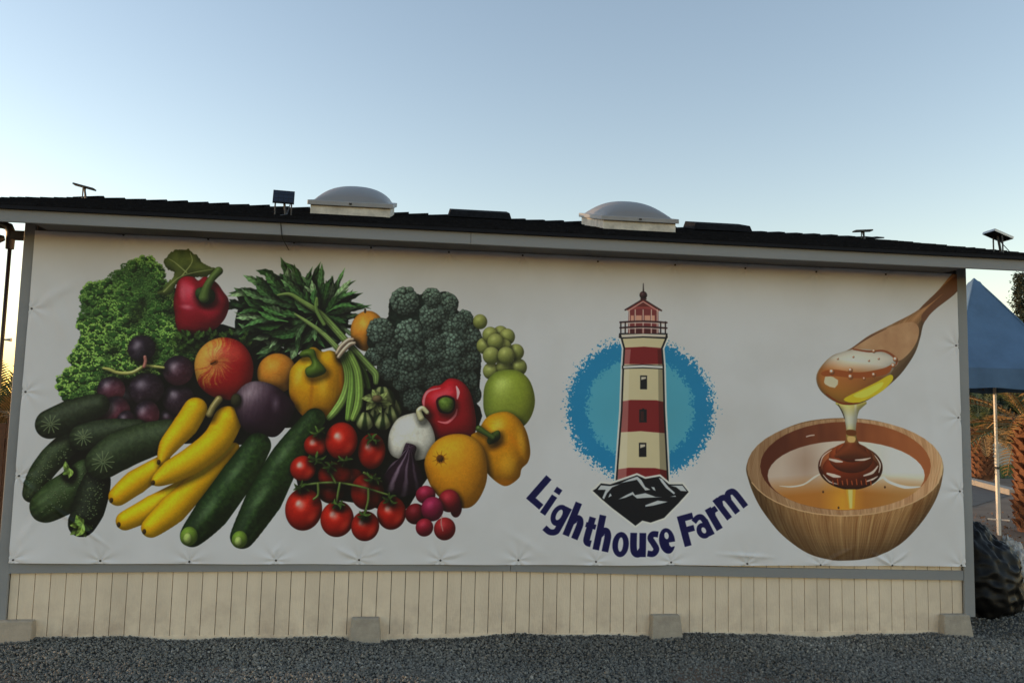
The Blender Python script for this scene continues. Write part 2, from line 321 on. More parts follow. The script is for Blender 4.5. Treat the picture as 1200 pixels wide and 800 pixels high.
    cl = [(660, 660, 60, .35), (330, 690, 70, .4), (480, 630, 70, .45), (620, 580, 80, .55), (250, 590, 50, .6), (560, 490, 85, .65), (430, 560, 72, .65), (180, 510, 72, .75), (90, 440, 55, .8), (650, 450, 70, .7), (320, 540, 80, .85), (420, 450, 60, .8), (640, 330, 82, .85), (170, 370, 72, .9), (310, 440, 82, .95), (130, 290, 80, .95), (620, 215, 50, .9), (560, 260, 75, .95), (530, 385, 88, 1.1), (440, 350, 56, 1.05), (410, 280, 52, 1.0), (300, 305, 86, 1.12), (520, 130, 66, 1.0), (430, 195, 76, 1.1), (430, 92, 56, 1.0), (270, 115, 84, 1.08)]
    for (x, y, r_, v) in cl:
        c = T7.p(x, y); rr = T7.r(x, y, r_); ball(c, rr*.98, rr*.98, C('6c8275')*(.5+.5*v), i, spec=0, amb=.74, dif=.45, shadow=.26, rim=.3)
        nb = int(22+r_*1.0)
        for q in range(nb):
            t = math.sqrt(rs.random())*.93; an = rs.uniform(0, 6.283); bx, by = c[0]+math.cos(an)*t*rr, c[1]+math.sin(an)*t*rr
            lum = (.45+.55*v)*(.90-.30*(.5*math.cos(an)+.85*math.sin(an))*t-.22*t*t)*rs.uniform(.92, 1.08); br_ = rr*rs.uniform(.11, .19)
            ball((bx, by), br_, br_*.95, lambda sl, xx, yy, n, sd, lum=lum: C('839b8b')*lum*(.76+.48*noise(2.6, 2)[sl][..., None]), i, spec=.0, amb=.5, dif=.62, shadow=.3, rim=.55)
    # ---- green grapes and green apple
    gr = lambda sl, xx, yy, n, sd: mix(C('949f4c')*np.ones(xx.shape+(3,)), C('c4c878'), .5+.8*n[..., 1]*-1*.5+.3*(fbm(8, 4)[sl]-.5))
    for (x, y, r_) in ((710, 235, 42), (735, 375, 46), (830, 306, 46), (770, 312, 46), (868, 322, 46), (935, 500, 48), (775, 522, 48), (850, 495, 46), (920, 412, 46), (850, 380, 44), (800, 352, 48), (776, 432, 50), (862, 432, 50)):
        i = new_id('printed_green_grape'); ball(T7.p(x, y), T7.r(x, y, r_), T7.r(x, y, r_*1.04), gr, i, spec=.1, amb=.5, dif=.5, shadow=.45)
    i = new_id('printed_green_apple')
    blob(T7([(730, 660), (745, 590), (790, 535), (850, 515), (930, 520), (990, 565), (1022, 640), (1028, 720), (1000, 800), (950, 850), (860, 870), (780, 840), (735, 760)]), lambda sl, xx, yy, n, sd: mix(C('8ea03e')*np.ones(xx.shape+(3,)), C('bccb45'), .55+.6*n[..., 0]+.25*n[..., 1]), i, spec=.22, pw=22, amb=.5, dif=.5)
    # ---- red pepper at the back
    i = new_id('printed_red_pepper')
    red = lambda sl, xx, yy, n, sd: mix(C('8c0f20')*np.ones(xx.shape+(3,)), C('c8203a'), .5+.5*(fbm(30, 7)[sl]-.5)+.3*n[..., 0])
    blob(T3([(150, 250), (190, 222), (240, 226), (268, 246), (300, 224), (340, 236), (380, 265), (412, 310), (440, 350), (445, 400), (425, 460), (395, 500), (360, 530), (280, 560), (220, 568), (160, 550), (136, 500), (130, 440), (122, 380), (132, 310)]), red, i, spec=.25, pw=18, amb=.38, dif=.7)
    for (x, y, rx, ry, ro, h, am) in ((178, 310, 22, 60, -.1, 'e06a7c', .75), (200, 400, 34, 14, .1, 'e8899a', .7), (375, 330, 22, 46, -.5, 'd04a60', .5), (262, 300, 26, 60, .1, '5c0812', .55), (250, 480, 120, 60, 0, '7a0c1c', .45), (330, 420, 60, 40, .2, 'c8283e', .4)):
        glow(T3.p(x, y), T3.r(x, y, rx), T3.r(x, y, ry), ro, C(h), am, i)
    blob(T3([(255, 300), (285, 285), (350, 300), (365, 345), (345, 375), (310, 382), (270, 360), (250, 330)]), C('36552a'), i, spec=.1)
    tube(T3([(300, 345), (315, 290), (345, 235), (385, 190)]), np.array([30, 24, 20, 24])*.42, C('587038'), i, spec=.12, amb=.45)
    # ---- dark kale sprigs under the pepper
    i = new_id('printed_parsley')
    for _ in range(70):
        x, y = rs.uniform(206, 292), rs.uniform(392, 414); g = rs.uniform(.5, 1.25); a = rs.uniform(-3, 0); ln = rs.uniform(5, 11)
        leaf(TP.p(x, y), TP.p(x+math.cos(a)*ln, y+math.sin(a)*ln), 11, C('3d5a26')*g, i, lobes=3, ser=.6, shadow=.3)
    # ---- black grapes
    def grape(v, red_): return lambda sl, xx, yy, n, sd: mix(C('1d151f')*np.ones(xx.shape+(3,)), C('74303f'), red_*(.55+.6*n[..., 1]+.5*n[..., 0]))*v+(.22*np.clip(fbm(9, 12)[sl]-.45, 0, 1))[..., None]
    for (T, x, y, rx, ry, rd) in ((T2, 650, 250, 40, 40, .3), (T2, 690, 170, 68, 66, .15), (T1, 535, 640, 82, 80, 0), (T2, 690, 50, 66, 66, .45), (T2, 480, 170, 60, 60, .1), (T2, 555, 128, 76, 72, .12), (T2, 405, 130, 60, 58, .8), (T2, 320, 247, 52, 42, .8), (T2, 555, 237, 56, 64, .75), (T2, 425, 225, 62, 70, .85), (T2, 470, 262, 40, 44, .3)):
        i = new_id('printed_dark_grape'); c = T.p(x, y); ball(c, T.r(x, y, rx), T.r(x, y, ry), grape(1.0, rd), i, spec=.36, pw=18, amb=.72, dif=.7, shadow=.6, L=(-.6, -.5, .65))
    i = new_id('printed_grape_stalk'); tube(T1([(310, 755), (345, 762), (400, 782), (480, 780), (550, 745), (600, 745), (665, 752)]), [2.4, 4.2, 4, 4.4, 4.2, 3.4, 3], C('a8a860'), i, shadow=.4, amb=.55); tube(T1([(555, 690), (558, 715), (550, 745)]), [4, 4, 4], C('a26a60'), i, amb=.55)
    # ---- apple
    i = new_id('printed_apple')
    cv = T3.p(360, 722)
    def ap(sl, xx, yy, n, sd):
        an = np.arctan2(yy-cv[1], xx-cv[0]); rr = np.hypot(xx-cv[0], yy-cv[1]); tb = np.random.default_rng(8).random(150); tb[-1] = tb[0]
        s2 = np.interp((an+np.pi+.12*np.sin(rr/9)).ravel(), np.linspace(0, 2*np.pi, 150), tb).reshape(an.shape); s2 = .6*s2+.4*fbm(7, 3)[sl]
        yel = .10-1.0*n[..., 0]-.35*n[..., 1]+1.25*(s2-.5)+.5*(noise(2.5, 6)[sl]-.5)*.6-.6*np.clip(n[..., 1], 0, 1)-.30*np.clip(rr/70-.6, 0, 1)
        c = mix(C('b5161a')*np.ones(xx.shape+(3,)), C('efa848'), yel*1.5); return mix(c, C('efb95e'), .55*np.clip(1-rr/46, 0, 1)+.5*np.clip(yel-.65, 0, 1))
    blob(T3([(245, 720), (270, 655), (320, 605), (380, 580), (440, 578), (505, 600), (555, 650), (585, 720), (585, 800), (555, 880), (500, 930), (430, 940), (340, 915), (275, 860), (250, 790)]), ap, i, spec=.16, pw=14, amb=.5, dif=.55)
    ball(cv, 9, 6, C('7a4418'), i, rot=-.4, spec=0, shadow=0, amb=.8); glow(cv+(6, -4), 26, 18, -.3, C('8a3a18'), .45, i); glow(T3.p(290, 690), 16, 44, .5, C('f0b050'), .5, i); glow(T3.p(470, 660), 26, 20, .5, C('f08868'), .35, i); line([cv+(3, -2), cv+(-8, 4)], 3, C('2a1a08'), i)
    # ---- yellow pepper (left)
    i = new_id('printed_yellow_pepper')
    yel = lambda sl, xx, yy, n, sd: mix(C('e08c0a')*np.ones(xx.shape+(3,)), C('f8bd20'), .55+.5*n[..., 0]*-.4+.5*(fbm(40, 5)[sl]-.4)-.4*n[..., 1])
    blob(T5([(95, 660), (102, 570), (150, 510), (190, 480), (215, 440), (250, 435), (290, 460), (340, 453), (390, 480), (416, 540), (427, 620), (418, 720), (385, 800), (330, 842), (245, 850), (180, 835), (130, 780), (100, 720)]), yel, i, spec=.12, amb=.5, dif=.6)
    for (x, y, rx, ry, ro, h, am) in ((226, 700, 12, 120, .03, 'b06a08', .6), (150, 600, 22, 60, .2, 'ffd968', .5), (290, 640, 30, 80, -.1, 'ffd24a', .5), (400, 620, 14, 90, -.05, 'c97a10', .5), (250, 830, 140, 22, 0, 'b86a08', .6), (120, 740, 22, 70, -.2, 'c4760c', .5)):
        glow(T5.p(x, y), T5.r(x, y, rx), T5.r(x, y, ry), ro, C(h), am, i)
    blob(T5([(155, 475), (180, 450), (240, 445), (262, 500), (310, 560), (300, 588), (240, 610), (200, 602), (190, 560), (228, 530), (212, 492), (170, 492)]), C('557026'), i, sm=4, spec=.1, amb=.4)
    # ---- celery stalks and band
    st = new_id('printed_celery_stalk')
    stalk = lambda h: (lambda sl, xx, yy, t, s: C(h)*(1+.18*np.sin(s*9))[..., None])
    for (pts, w, h) in (([(30, 130), (100, 125), (170, 165), (270, 230), (350, 310), (430, 400), (490, 470), (560, 545), (600, 590), (603, 640)], [2, 4, 5, 6.5, 7, 7.5, 8, 8, 8, 5], '7f9a55'),
                        ([(130, 240), (200, 285), (290, 350), (370, 430), (400, 470)], [2, 4, 5, 6, 6], '8aa35f'), ([(262, 190), (258, 150), (255, 215), (300, 300)], [2, 3, 4, 4], '6f8c4a'),
                        ([(470, 500), (520, 560), (545, 620), (560, 670)], [6, 7, 7, 5], '50702f'), ([(455, 490), (500, 580), (525, 660)], [6, 7, 6], '5c7c38'),
                        ([(410, 490), (436, 560), (440, 640), (415, 730), (370, 800), (330, 845)], [7, 8, 8, 9, 8, 6], '87a654'), ([(430, 480), (462, 560), (468, 660), (455, 760), (440, 850)], [7, 8, 9, 9, 6], '789a48'),
                        ([(450, 470), (495, 570), (508, 680), (500, 770), (470, 850)], [7, 8, 9, 9, 6], '83a24f')):
        tube(T5(pts), np.array(w, float)*1.15, stalk(h), st, spec=.12, amb=.5, shadow=.5)
    for pts in ([(375, 468), (400, 430), (440, 395), (468, 388)], [(385, 490), (412, 455), (450, 418), (478, 410)]): tube(T5(pts), [4.5, 5.5, 5.5, 4], C('b09a84'), st, amb=.55)
    # ---- cucumbers
    def cuc(h, h2, amt=.5): return lambda sl, xx, yy, t, s: mix(C(h)*np.ones(xx.shape+(3,)), C(h2), amt*(fbm(5, 15)[sl]*1.6-.5)+.22*np.cos(s*16)*np.clip(1-t*3, 0, 1))
    for (pts, rad, h, h2) in (([(72, 568), (100, 500), (160, 420), (232, 350)], [42, 52, 58, 54], '26331f', '4d6138'), ([(150, 276), (230, 243), (300, 215), (350, 196)], [66, 72, 62, 50], '212a1b', '47573a'),
                              ([(135, 622), (190, 585), (260, 535), (300, 480)], [74, 88, 84, 60], '2a3d1e', '567240'), ([(288, 332), (350, 318), (420, 308), (520, 300)], [60, 62, 58, 46], '222d1d', '4b5d3c'),
                              ([(285, 695), (310, 640), (330, 570), (345, 520)], [60, 70, 70, 60], '141b12', '39482e'), ([(372, 436), (440, 390), (540, 350), (650, 320)], [76, 88, 82, 68], '27341f', '50653c')):
        i = new_id('printed_cucumber'); c0 = pts[0]; k_ = T2.r(*c0); tube(T2(pts), np.array(rad)*k_, cuc(h, h2), i, spec=.12, pw=9, amb=.5, dif=.62, shadow=.65)
        P0 = T2.p(*c0)
        if c0[0] in (150, 288, 372):
            for q in range(11):
                an = q*2*math.pi/11; v = np.array([math.cos(an), math.sin(an)])*rad[0]*k_*.62; line([P0+v*.12, P0+v], [1.2, 1.9], C('7d8c66'), i)
        if c0[0] in (285, 72, 135):
            for _ in range(90):
                q = rs.uniform(.05, .98); m_ = np.array([np.interp(q, np.linspace(0, 1, 4), [p[0] for p in pts]), np.interp(q, np.linspace(0, 1, 4), [p[1] for p in pts])])+rs.uniform(-36, 36, 2)
                ball(T2.p(*m_), 1.7, 1.5, C('6f8158'), i, shadow=.0, spec=.25)
    for (x, y, s_) in ((228, 468, 44), (285, 705, 60)):
        i = new_id('printed_flower_end'); c = T2.p(x, y); r_ = T2.r(x, y, s_)
        for j in range(9):
            an = rs.uniform(.2, 4.4); v_ = np.array([math.cos(an), math.sin(an)])*r_*rs.uniform(.55, 1.05); leaf(c-v_*.15, c+v_, r_*.55, C(['5d7c32', '7a9a44', '93b257'][j % 3]), i, lobes=1, ser=0, bend=rs.uniform(-.2, .2), shadow=.45)
    # ---- yellow squash
    def sq(sl, xx, yy, t, s): return mix(C('ea9f06')*np.ones(xx.shape+(3,)), C('fdc414'), .62-.5*s*.3+.4*(fbm(34, 9)[sl]-.5))
    for (pts, rad) in (([(250, 430), (140, 500), (70, 556)], [40, 52, 40]), ([(350, 515), (210, 600), (100, 655)], [34, 50, 40]), ([(540, 360), (400, 500), (290, 610), (205, 682)], [22, 50, 60, 42]),
                       ([(382, 205), (342, 270), (275, 350), (245, 412)], [50, 53, 40, 16]), ([(514, 250), (470, 330), (380, 405), (290, 455), (228, 492)], [60, 60, 58, 50, 24])):
        i = new_id('printed_yellow_squash'); k_ = T4.r(*pts[0]); tube(T4(pts), np.array(rad)*k_, sq, i, spec=.09, pw=9, amb=.58, dif=.55, shadow=.6)
        e = np.array(pts[-1])+np.array([-rad[-1]*.72, rad[-1]*.42]); ball(T4.p(*e), 4.2, 6, C('4a3412'), i, spec=0, shadow=0)
    i = new_id('printed_squash_stem'); tube(T4([(440, 225), (455, 195), (478, 165)]), [8, 8, 9], C('8f8250'), i, amb=.5)
    # ---- eggplant
    i = new_id('printed_eggplant')
    def egg(sl, xx, yy, n, sd):
        s = np.clip(1-np.abs((xx-T6.p(120, 90)[0])*.7+(yy-T6.p(120, 90)[1])*.25)/46, 0, 1)*np.clip(-n[..., 1]+.6, 0, 1)
        s2 = np.clip(1-np.abs(xx-T6.p(248, 110)[0])/13, 0, 1)*np.clip(1-np.abs(yy-T6.p(248, 125)[1])/28, 0, 1)
        return mix(mix(C('2a1526')*np.ones(xx.shape+(3,)), C('a8959f'), s*.85*(.8+.3*noise(3, 4, 14)[sl])), C('a08e9c'), s2*.55)
    blob(T6([(66, 85), (110, 38), (170, 24), (250, 48), (318, 108), (334, 150), (300, 222), (250, 275), (190, 270), (110, 250), (76, 190), (58, 130)]), egg, i, spec=.06, amb=.55, dif=.6)
    ball(T6.p(68, 112), 12, 16, C('3a3a26'), i, spec=0)
    # ---- zucchini
    def zuc(sl, xx, yy, t, s): return mix(mix(C('14270f')*np.ones(xx.shape+(3,)), C('41682a'), fbm(6, 18)[sl]*1.0-.22-.42*s), C('0a140a'), .55*np.clip((t-.55)*2.2, 0, 1)*(1-.9*np.clip(np.cos(s*9-1), 0, 1)))
    for (T, pts, rad, e) in ((T4, [(636, 352), (560, 470), (450, 622), (372, 712)], [54, 70, 72, 50], (357, 718)), (T6, [(425, 195), (300, 365), (195, 560), (98, 728)], [50, 72, 84, 56], (84, 742))):
        i = new_id('printed_zucchini'); tube(T(pts), np.array(rad)*T.r(*pts[1]), zuc, i, spec=.10, pw=10, amb=.55, dif=.65, L=(-.7, -.3, .6))
        [glow(T.p(*np.array(pts[j_])+np.array([-14, -12])), 9, 34, .62, C('8aa878'), .38, i) for j_ in (1, 2)]; glow(T.p(*np.array(pts[2])+np.array([30, 30])), 16, 60, .6, C('060c06'), .5, i); ball(T.p(*e), T.r(*e, 36), T.r(*e, 40), C('6d8a35'), i, spec=.05, amb=.55, shadow=.2); ball(T.p(e[0]-6, e[1]+8), T.r(*e, 17), T.r(*e, 22), C('93a55e'), i, spec=0, shadow=.1, amb=.7)
    # ---- striped squash cluster
    i = new_id('printed_striped_squash')
    def stripe(cx, cy): return lambda sl, xx, yy, n, sd: mix(C('25351b')*np.ones(xx.shape+(3,)), C('a9b277'), .5+.9*np.sin(np.arctan2(yy-cy, xx-cx)*11)+.3*(fbm(6, 2)[sl]-.5))
    for (x, y, r_) in ((230, 185, 42), (180, 150, 62), (150, 225, 40), (215, 215, 40), (105, 240, 40), (185, 240, 38)):
        c = T8.p(x, y); ball(c, T8.r(x, y, r_), T8.r(x, y, r_*1.05), stripe(c[0], c[1]-r_*.9), i, spec=.08, amb=.45)
    for an in np.arange(6)*1.047+.2:
        a = T8.p(158, 150); v = np.array([math.cos(an), math.sin(an)*.8])*T8.r(158, 150, 68); leaf(a, a+v, 20, C('97a565'), i, lobes=1, ser=0)
    ball(T8.p(160, 140), 12, 9, C('7d6a4c'), i, spec=0)
    # ---- red pepper (front)
    i = new_id('printed_red_pepper')
    red2 = lambda sl, xx, yy, n, sd: mix(C('8f0b17')*np.ones(xx.shape+(3,)), C('cf1a2a'), .6+.4*(fbm(30, 3)[sl]-.5)-.35*n[..., 1])
    blob(T8([(358, 150), (372, 112), (405, 85), (440, 78), (480, 50), (530, 60), (568, 100), (588, 160), (600, 250), (582, 310), (500, 330), (430, 320), (395, 270), (368, 205)]), red2, i, spec=.24, pw=20, amb=.45, dif=.6)
    line(T8([(372, 190), (366, 150), (385, 108), (440, 92)]), [3, 6, 6, 2], C('f0808a'), i); line(T8([(512, 85), (520, 110), (516, 140)]), [3, 8, 3], C('f7b8bb'), i); line(T8([(430, 240), (470, 245), (505, 215), (515, 185)]), [2, 6, 6, 2], C('ee7a80'), i)
    blob(T8([(425, 140), (462, 124), (502, 138), (505, 180), (485, 205), (440, 200), (424, 170)]), C('3a0a10'), i, shadow=.3, spec=0)
    blob(T8([(432, 150), (462, 132), (496, 145), (498, 178), (478, 198), (445, 190)]), lambda sl, xx, yy, n, sd: mix(C('2f4a18')*np.ones(xx.shape+(3,)), C('80983e'), fbm(9, 3)[sl]), i, shadow=.4, spec=.1, amb=.5)
    # ---- yellow pepper (right)
    i = new_id('printed_yellow_pepper')
    yo = lambda sl, xx, yy, n, sd: mix(C('e58c0a')*np.ones(xx.shape+(3,)), C('fab01c'), .6-.4*n[..., 1]-.2*n[..., 0]+.4*(fbm(40, 3)[sl]-.5))
    blob(T8([(575, 310), (608, 282), (640, 230), (680, 205), (740, 198), (790, 230), (825, 290), (840, 370), (830, 420), (802, 450), (790, 490), (740, 525), (700, 515), (650, 470), (610, 400)]), yo, i, spec=.12, amb=.52, dif=.52)
    for (x, y, rx, ry, ro, h, am) in ((705, 350, 60, 14, -.35, 'c07208', .6), (770, 330, 12, 70, -.6, 'c87a0a', .6), (740, 430, 40, 50, 0, 'ffc94a', .45), (700, 250, 30, 26, .3, 'ffd060', .5), (800, 330, 18, 60, -.2, 'ffc648', .45), (620, 330, 30, 40, 0, 'c87808', .4), (720, 515, 60, 20, 0, 'b86c08', .5)):
        glow(T8.p(x, y), T8.r(x, y, rx), T8.r(x, y, ry), ro, C(h), am, i)
    blob(T8([(648, 325), (665, 295), (700, 280), (708, 310), (690, 330), (660, 342)]), C('475c22'), i, spec=.1); tube(T8([(612, 272), (640, 290), (675, 312)]), [8, 6.5, 6], C('4c6228'), i, amb=.4)
    # ---- white onion
    i = new_id('printed_white_onion')
    on = lambda sl, xx, yy, n, sd: C('f4f0e2')*(1.0+.04*np.sin(np.arctan2(yy-T8.p(350, 200)[1], xx-T8.p(350, 200)[0])*26)*.35+.16*(fbm(22, 1)[sl]-.5))[..., None]
    blob(T8([(208, 330), (220, 275), (255, 225), (310, 205), (340, 205), (385, 235), (412, 290), (416, 345), (390, 395), (320, 415), (240, 400), (212, 370)]), on, i, spec=.1, amb=.66, dif=.42)
    tube(T8([(355, 225), (345, 195), (362, 182), (382, 200)]), [8, 7, 6, 5], C('c9c39a'), i, amb=.55)
    # ---- orange
    i = new_id('printed_orange')
    def orr(sl, xx, yy, n, sd): return mix(C('e48a0a')*np.ones(xx.shape+(3,)), C('fbb02a'), .55-.4*n[..., 1]+.18*(noise(2.4, 5)[sl]-.5)+.35*(fbm(40, 8)[sl]-.5))
    blob(T8([(370, 440), (385, 375), (430, 320), (500, 296), (570, 305), (628, 355), (648, 440), (642, 520), (600, 600), (545, 625), (460, 595), (400, 530)]), orr, i, spec=.07, pw=8, amb=.55, dif=.5)
    c = T8.p(440, 405); ball(c, 9, 9, C('5a3410'), i, spec=0, shadow=.4)
    for an in np.arange(9)*.7: line([c+np.array([math.cos(an), math.sin(an)])*8, c+np.array([math.cos(an), math.sin(an)])*20], [2.2, .8], C('9c5c10'), i)
    # ---- purple garlic
    i = new_id('printed_purple_garlic'); ax = T8.p(305, 350)
    def gar(sl, xx, yy, n, sd): return mix(C('22101f')*np.ones(xx.shape+(3,)), C('a893a6'), np.clip(np.sin(np.arctan2(yy-ax[1], xx-ax[0])*19+2.5*fbm(30, 2)[sl])-.15, 0, 1)*.75*np.clip(.9-.55*n[..., 0], .1, 1))
    blob(T8([(188, 490), (222, 430), (262, 398), (283, 345), (295, 336), (334, 352), (326, 400), (350, 445), (364, 510), (330, 555), (250, 578), (200, 545)]), gar, i, sm=5, spec=.06, amb=.55, dif=.55)
    # ---- tomatoes on the vine
    tm = lambda v: (lambda sl, xx, yy, n, sd: mix(C('9c0f08')*np.ones(xx.shape+(3,)), C('e0301e'), .55-.35*n[..., 1]-.15*n[..., 0])*v)
    for (x, y, rx, ry, v) in ((500, 525, 60, 55, .55), (600, 470, 50, 50, .5), (430, 315, 54, 52, .9), (515, 450, 76, 62, .72), (665, 525, 76, 84, .72), (685, 342, 63, 82, .9), (547, 295, 74, 86, 1), (372, 420, 59, 59, .95), (775, 622, 66, 76, .95), (375, 605, 84, 98, 1), (527, 650, 76, 82, 1), (655, 682, 64, 68, .98)):
        i = new_id('printed_tomato'); ball(T6.p(x, y), T6.r(x, y, rx), T6.r(x, y, ry), tm(v), i, spec=.42*v, pw=34, amb=.42, dif=.62, shadow=.6, L=(-.3, -.35, .8))
        if v > .85: glow(T6.p(x-rx*.3, y-ry*.28), T6.r(x, y, 11), T6.r(x, y, 15), .5, C('ffe0d4'), .8, i); glow(T6.p(x+rx*.45, y+ry*.35), T6.r(x, y, 16), T6.r(x, y, 30), .6, C('e8503c'), .4, i)
    i = new_id('printed_tomato_vine')
    for pts in ([(360, 500), (440, 488), (530, 486), (640, 505), (760, 540)], [(400, 370), (460, 400), (495, 440), (520, 486)], [(540, 488), (530, 540), (525, 580)], [(670, 515), (668, 570), (652, 625)], [(650, 440), (690, 460), (730, 480)], [(440, 490), (440, 540), (420, 560)]): tube(T6(pts), [3.2, 3, 2.6], C('5f7338'), i, amb=.5, shadow=.5)
    for (x, y, s_) in ((440, 258, 44), (688, 288, 44), (365, 505, 44), (530, 585, 46), (648, 632, 44), (768, 560, 46), (430, 375, 50), (495, 410, 40), (690, 465, 46), (560, 385, 40)):
        for q in range(6):
            an = q*1.05+x; c = T6.p(x, y); v = np.array([math.cos(an), math.sin(an)*.75])*T6.r(x, y, s_)*rs.uniform(.7, 1.1); leaf(c, c+v, 7, C('3d5424')*rs.uniform(.7, 1.3), i, lobes=1, ser=0, bend=rs.uniform(-.25, .25))
    # ---- small radishes
    for (x, y, rx, ry, h, h2) in ((330, 650, 46, 46, '4a0a12', '8c1826'), (375, 565, 44, 40, '7a0f2c', 'b0284c'), (510, 625, 26, 40, '6a0c20', 'a01c38'), (480, 592, 48, 50, '7a1020', 'b32b36'), (405, 628, 50, 54, '720f30', 'b02a58'), (370, 710, 39, 40, '7a0f24', 'b2283e'), (460, 716, 48, 50, '7c1018', 'bc3034')):
        i = new_id('printed_radish'); ball(T8.p(x, y), T8.r(x, y, rx), T8.r(x, y, ry), lambda sl, xx, yy, n, sd: mix(C(h)*np.ones(xx.shape+(3,)), C(h2), .5-.4*n[..., 1]+.4*(fbm(14, 3)[sl]-.5)), i, spec=.12, pw=14, amb=.5, dif=.6)
    line(T8([(448, 660), (444, 690), (452, 725)]), [2, 3, 2], C('c08a86'), i)
    GRAIN = INK.copy()
    # ================================================ lighthouse logo
    cx, cy = TP.p(749.5, 478.5); RX, RY = TP.r(749, 478, 86), TP.r(749, 478, 80)
    i = new_id('printed_blue_disc'); sl, xx, yy = region(cx-RX*1.15, cy-RY*1.15, cx+RX*1.15, cy+RY*1.15)
    q = np.hypot((xx-cx)/RX, (yy-cy)/RY); nn = .5*noise(4.2, 1)[sl]+.5*noise(2.0, 3)[sl]
    a = np.clip((1.0+.20*(nn-.5)*2*.8-q)*60, 0, 1); a = np.where(q < .9, 1, a)
    inn = np.clip((.73+.22*(nn-.5)-q)*60, 0, 1)
    comp(sl, mix(C('2584b2')*np.ones(xx.shape+(3,)), C('5aaac2'), inn), a, 0); PID[sl] = np.where(q < 1.02, i, PID[sl])
    i = new_id('printed_lighthouse'); W = C('e9e6dc'); BK = C('15161c'); RD = C('7c2327'); CR = C('d8cba6')
    tower = np.vstack([T9([(384, 372), (402, 440), (396, 540), (386, 800)]), T10([(500, 390), (750, 392)]), T9([(636, 800), (630, 540), (622, 440), (650, 372)])])
    line(tower, 13, W, i, sm=0, closed=True); poly(tower, CR, i); 
    b = lambda pts, c: poly(pts, c, i)
    b(T9([(404, 436), (518, 430), (620, 438), (628, 532), (398, 532)]), RD)
    b(np.vstack([T9([(390, 748), (440, 740), (590, 742), (634, 752)]), T10([(737, 152), (620, 142), (514, 148)])]), RD)
    b(T10([(506, 326), (560, 318), (690, 320), (745, 332), (750, 392), (500, 392)]), RD)
    for (pts, c) in ((np.vstack([T9([(404, 445), (440, 445), (432, 530), (425, 800)]), T10([(548, 385), (503, 385)]), T9([(388, 800), (398, 530)])]), (1, .93, .86)),):
        P = pts; lo, hi = P.min(0), P.max(0); sl, xx, yy = region(*lo, *hi); m_ = np.clip(.5-sdf(P, xx, yy), 0, 1)*.32; PIC[sl] = PIC[sl]*(1-m_[..., None])+np.array(c)*m_[..., None]
    P = np.vstack([T9([(596, 445), (621, 445), (629, 530), (635, 800)]), T10([(747, 385), (712, 385)]), T9([(603, 800), (600, 530)])]); lo, hi = P.min(0), P.max(0); sl, xx, yy = region(*lo, *hi); PIC[sl] *= (1-.28*np.clip(.5-sdf(P, xx, yy), 0, 1))[..., None]
    for P in (tower[:5], tower[5:]): line(P, 4.5, BK, i, sm=0)
    b(T9([(388, 540), (510, 532), (634, 540), (634, 562), (510, 556), (388, 560)]), BK); b(T9([(396, 543), (510, 537), (626, 543), (626, 556), (510, 550), (396, 555)]), W)
    for (T, x0, y0, x1, y1) in ((T9, 495, 598, 535, 678), (T10, 612, 38, 648, 100), (T10, 610, 198, 646, 266)):
        b(T([(x0, y0), (x1, y0), (x1, y1), (x0, y1)]), BK)
        if x0 != 612: b(T([(x0+6, y0+8), (x1-6, y0+8), (x1-6, y0+18), (x0+6, y0+26)]), C('cfc7b4'))
        else: b(T([(x0+6, y0+8), (x1-14, y0+8), (x1-14, y1-8), (x0+6, y1-8)]), C('3a1d20'))
    b(T9([(512, 788), (498, 800), (530, 800)]), BK)
    # gallery, lantern room, roof
    b(T9([(372, 352), (510, 346), (654, 352), (656, 378), (640, 384), (510, 378), (388, 384), (370, 378)]), BK); b(T9([(384, 360), (510, 355), (644, 360), (642, 374), (510, 370), (388, 376)]), C('d9cfc0'))
    b(T9([(428, 205), (600, 205), (602, 352), (424, 352)]), C('7d3a3c'))
    for x0 in (440, 470, 520, 562): b(T9([(x0, 248), (x0+(34 if x0 in (470, 520) else 18), 248), (x0+(34 if x0 in (470, 520) else 18), 282), (x0, 282)]), C('d8a48e'))
    for x0 in (428, 468, 518, 562): b(T9([(x0+2, 320), (x0+36, 320), (x0+36, 350), (x0+2, 350)]), C('4c2226'))
    b(T9([(408, 214), (512, 152), (618, 218), (600, 222), (512, 206), (420, 218)]), C('9c4a48')); b(T9([(470, 198), (512, 165), (556, 198)]), C('6a3230'))
    for pts in ([(408, 216), (512, 154), (618, 220)],): line(T9(pts), 4, C('3a2226'), i, sm=0); line(T9([(424, 222), (512, 168), (602, 224)]), 2, C('d8b4aa'), i, sm=0)
    for x0 in (432, 466, 512, 560, 594): line(T9([(x0, 215), (x0, 350)]), 2.4, C('e2c9bd'), i, sm=0)
    for yy0 in (288, 320): line(T9([(378, yy0), (512, yy0-6), (650, yy0+2)]), 4.2, C('3a2226'), i); line(T9([(382, yy0+8), (512, yy0+2), (646, yy0+10)]), 2, C('e6d0c6'), i)
    for x0 in (382, 408, 614, 642): line(T9([(x0, 286), (x0, 354)]), 3.4, C('2a1c20'), i, sm=0)
    ball(T9.p(513, 130), T9.r(513, 130, 22), T9.r(513, 130, 22), C('4a3034'), i, shadow=0, spec=.1); line(T9([(513, 62), (513, 112)]), [1.6, 4], C('2c2024'), i, sm=0); line(T9([(500, 152), (528, 152)]), 4, C('3a2226'), i, sm=0)
    i = new_id('printed_rock')
    RK = [(385, 428), (402, 418), (425, 393), (470, 398), (560, 368), (600, 354), (640, 372), (710, 360), (755, 398), (820, 398), (850, 435), (800, 490), (730, 560), (665, 582), (625, 572), (592, 597), (570, 580), (480, 512), (430, 470)]
